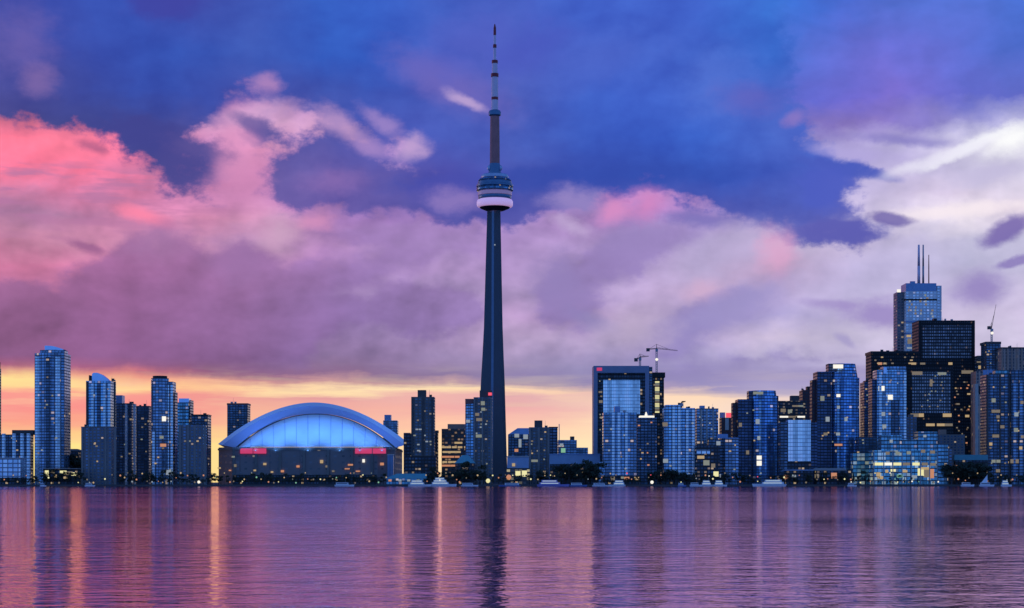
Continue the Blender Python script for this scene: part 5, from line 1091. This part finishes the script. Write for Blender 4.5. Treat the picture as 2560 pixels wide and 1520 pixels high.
# ------------------------------------------------------------------ boats
M['hull_white'] = plain('white_hull', (0.86, 0.88, 0.90), 0.35, var=0.06)
M['hull_blue'] = plain('blue_hull', (0.12, 0.22, 0.50), 0.35, var=0.06)
M['hull_dark'] = plain('dark_hull', (0.03, 0.035, 0.05), 0.4, var=0.1)
M['deck_glass'] = plain('boat_window_glass', (0.03, 0.05, 0.09), 0.15, 0.3)
M['hull_lilac_lit'] = plain('lilac_lit_hull', (0.34, 0.30, 0.62), 0.4, var=0.06)  # violet light on the tour boat, put into hull and cabin colour
def boat(label, x0, x1, hull='hull_white', decks=1, mast=None, bow=1, Y=1733, lights=(), sail=False, name='motor_boat', cat='boat', group=None, hh=1.5, ck='white'):
    s = Y / F; L_ = (x1 - x0) * s; X = ((x0 + x1) / 2 - 1280) * s; B_ = min(5.0, L_ * .24)
    r = empty(name, (X, Y, 0), label, cat, group)
    b = MB(); ns = 10; st = []
    for i in range(ns + 1):
        t = i / ns; w_ = B_ / 2 * (1 if t < .55 else math.cos((t - .55) / .45 * math.pi / 2) ** .8 + 0.02); zz = hh * (1 + .35 * max(0, t - .5))
        x = bow * (-L_ / 2 + L_ * t); st.append((x, w_, zz))
    for (xa, wa, za), (xb, wb, zb_) in zip(st, st[1:]):
        for sg in (-1, 1):
            b.face([(xa * .94, sg * wa * .6, -.4), (xb * .94, sg * wb * .6, -.4), (xb, sg * wb, zb_), (xa, sg * wa, za)])
        b.face([(xa, -wa, za - .1), (xb, -wb, zb_ - .1), (xb, wb, zb_ - .1), (xa, wa, za - .1)])
    xa, wa, za = st[0]; b.face([(xa * .94, -wa * .6, -.4), (xa * .94, wa * .6, -.4), (xa, wa, za), (xa, -wa, za)])
    b.build('hull', M[hull], r)
    z = hh; l0, l1 = -.42, .22
    for d in range(decks):
        xa, xb = sorted((bow * L_ * l0, bow * L_ * l1)); w_ = B_ * (.40 - .06 * d); h_ = 2.0
        p0 = [(xa, -w_), (xb, -w_), (xb, w_), (xa, w_)]
        p1 = [(xa + .3, -w_ * .9), (xb - (1.0 if bow > 0 else .2), -w_ * .9), (xb - (1.0 if bow > 0 else .2), w_ * .9), (xa + (1.0 if bow < 0 else .2), w_ * .9)]
        b = MB(); b.prism(p0, z, z + h_, p1, roof=0); cb = b.build('cabin' if d == 0 else 'upper_deck', M[ck], r)
        b = MB(); b.box(xa + (xb - xa) * .07, xa + (xb - xa) * .90, -w_ - .06, -w_ * .9, z + .75, z + 1.45); b.build('window', M['boat_glow' if decks > 1 else 'deck_glass'], cb)
        b = MB(); b.box(xa - .2, xb - .3, -w_ * 1.02, w_ * 1.02, z + h_ + .003, z + h_ + .16); b.build('deck_roof', M[ck], r)
        z += h_ + .17; l0 += .06; l1 -= .08
    if mast:
        zt = HC + (HOR - mast) * s
        b = MB(); b.bar((bow * L_ * .05, 0, hh), (bow * L_ * .05, 0, zt), .13, .06, 6); b.bar((bow * L_ * .05, 0, hh + 1.6), (-bow * L_ * .34, 0, hh + 1.8), .09, .09, 6); b.build('mast', M['steel'], r)
        if sail:
            b = MB(); m_ = bow * L_ * .04
            b.face([(m_, 0, hh + 1.9), (-bow * L_ * .36, .3, hh + 1.9), (m_, .05, zt - .3)]); b.face([(m_, .12, zt - .3), (-bow * L_ * .36, .42, hh + 1.9), (m_, .12, hh + 1.9)]); b.build('sail', M['hull_white'], r)
    for px, py, k in lights:
        b = MB(); b.lathe([(.01, -.6), (.45, -.4), (.6, 0), (.45, .4), (.01, .6)], 8); b.build('deck_light', M[k], r, ((px - (x0 + x1) / 2) * s, -B_ * .5 - .7, HC + (HOR - py) * s))
boat('tiny white boat on the water before the tallest left tower', 100, 116, decks=1, Y=1726, hh=.9)
boat('small white cruiser moored before the plain grey slab on the left', 212, 238, decks=1, lights=[(225, 1206, 'cool')], hh=1.1)
boat('pale blue cruiser with a long bow, moored below the stadium\'s right part', 836, 886, decks=1, hh=1.6, mast=1196)
boat('white two deck tour boat at the teal roofed quay building, left of another', 1020, 1078, decks=2, hh=1.8, lights=[(1042, 1202, 'cool'), (1068, 1203, 'orange')], name='tour_boat')
boat('larger white three deck tour boat, right of the teal roofed quay building', 1074, 1142, decks=3, hh=2.0, lights=[(1100, 1200, 'lwhite'), (1112, 1203, 'cool'), (1142, 1199, 'orange')], name='tour_boat', Y=1736)
boat('low white motor boat between the tour boats and the tall tower', 1152, 1196, decks=1, hh=1.2)
boat('low blue motor boat at the tall tower\'s right foot', 1246, 1302, decks=1, hh=1.2, hull='hull_blue', bow=-1)
boat('lilac lit long tour boat with two decks, right of the tall tower', 1342, 1424, decks=2, hull='hull_lilac_lit', hh=1.9, lights=[(1362, 1189, 'warm'), (1376, 1188, 'lyellow'), (1386, 1190, 'warm')], name='tour_boat', ck='hull_lilac_lit')
boat('low dark blue boat moored right of the lilac tour boat', 1424, 1468, decks=1, hull='hull_blue', hh=1.3)
boat('sailing boat with a bare mast, left of the white cabin boat under the framed tower', 1480, 1526, decks=1, hh=1.2, mast=1178)
boat('white cabin boat under the framed tower', 1522, 1564, decks=2, hh=1.6, bow=-1)
boat('small blue boat moored right of the dazzling white quay lamp', 1694, 1716, decks=1, hull='hull_blue', hh=1.2)
boat('first white marina boat, left end of the bright row at the second blue slab', 1724, 1756, decks=1, lights=[(1740, 1196, 'cool')])
boat('second white marina boat with a tall mast in the bright row', 1752, 1788, decks=2, mast=1172, lights=[(1772, 1190, 'lwhite')], Y=1737)
boat('third white marina boat, right end of the bright row, with a light on deck', 1784, 1818, decks=2, lights=[(1800, 1192, 'cool')], Y=1735)
boat('white and blue passenger ferry with a red light, below the shorter round tower', 1880, 1966, decks=2, hull='hull_white', hh=2.2, lights=[(1893, 1192, 'lred')], name='ferry', cat='ferry', bow=-1)
boat('small white boat with a lamp, below the taller round tower', 2118, 2142, decks=1, lights=[(2127, 1205, 'lwhite')], hh=1.1)
boat('pinkish lit white cruiser below the tree clump right of the terminal', 2402, 2436, decks=1, hh=1.6, lights=[(2412, 1201, 'orange')])
boat('blue sailing boat with a short white sail near the right edge', 2448, 2486, decks=1, hull='hull_white', hh=1.6, mast=1186, sail=True)
boat('white cabin cruiser nearest the right edge', 2502, 2530, decks=2, hh=1.5, lights=[(2516, 1200, 'cool')])
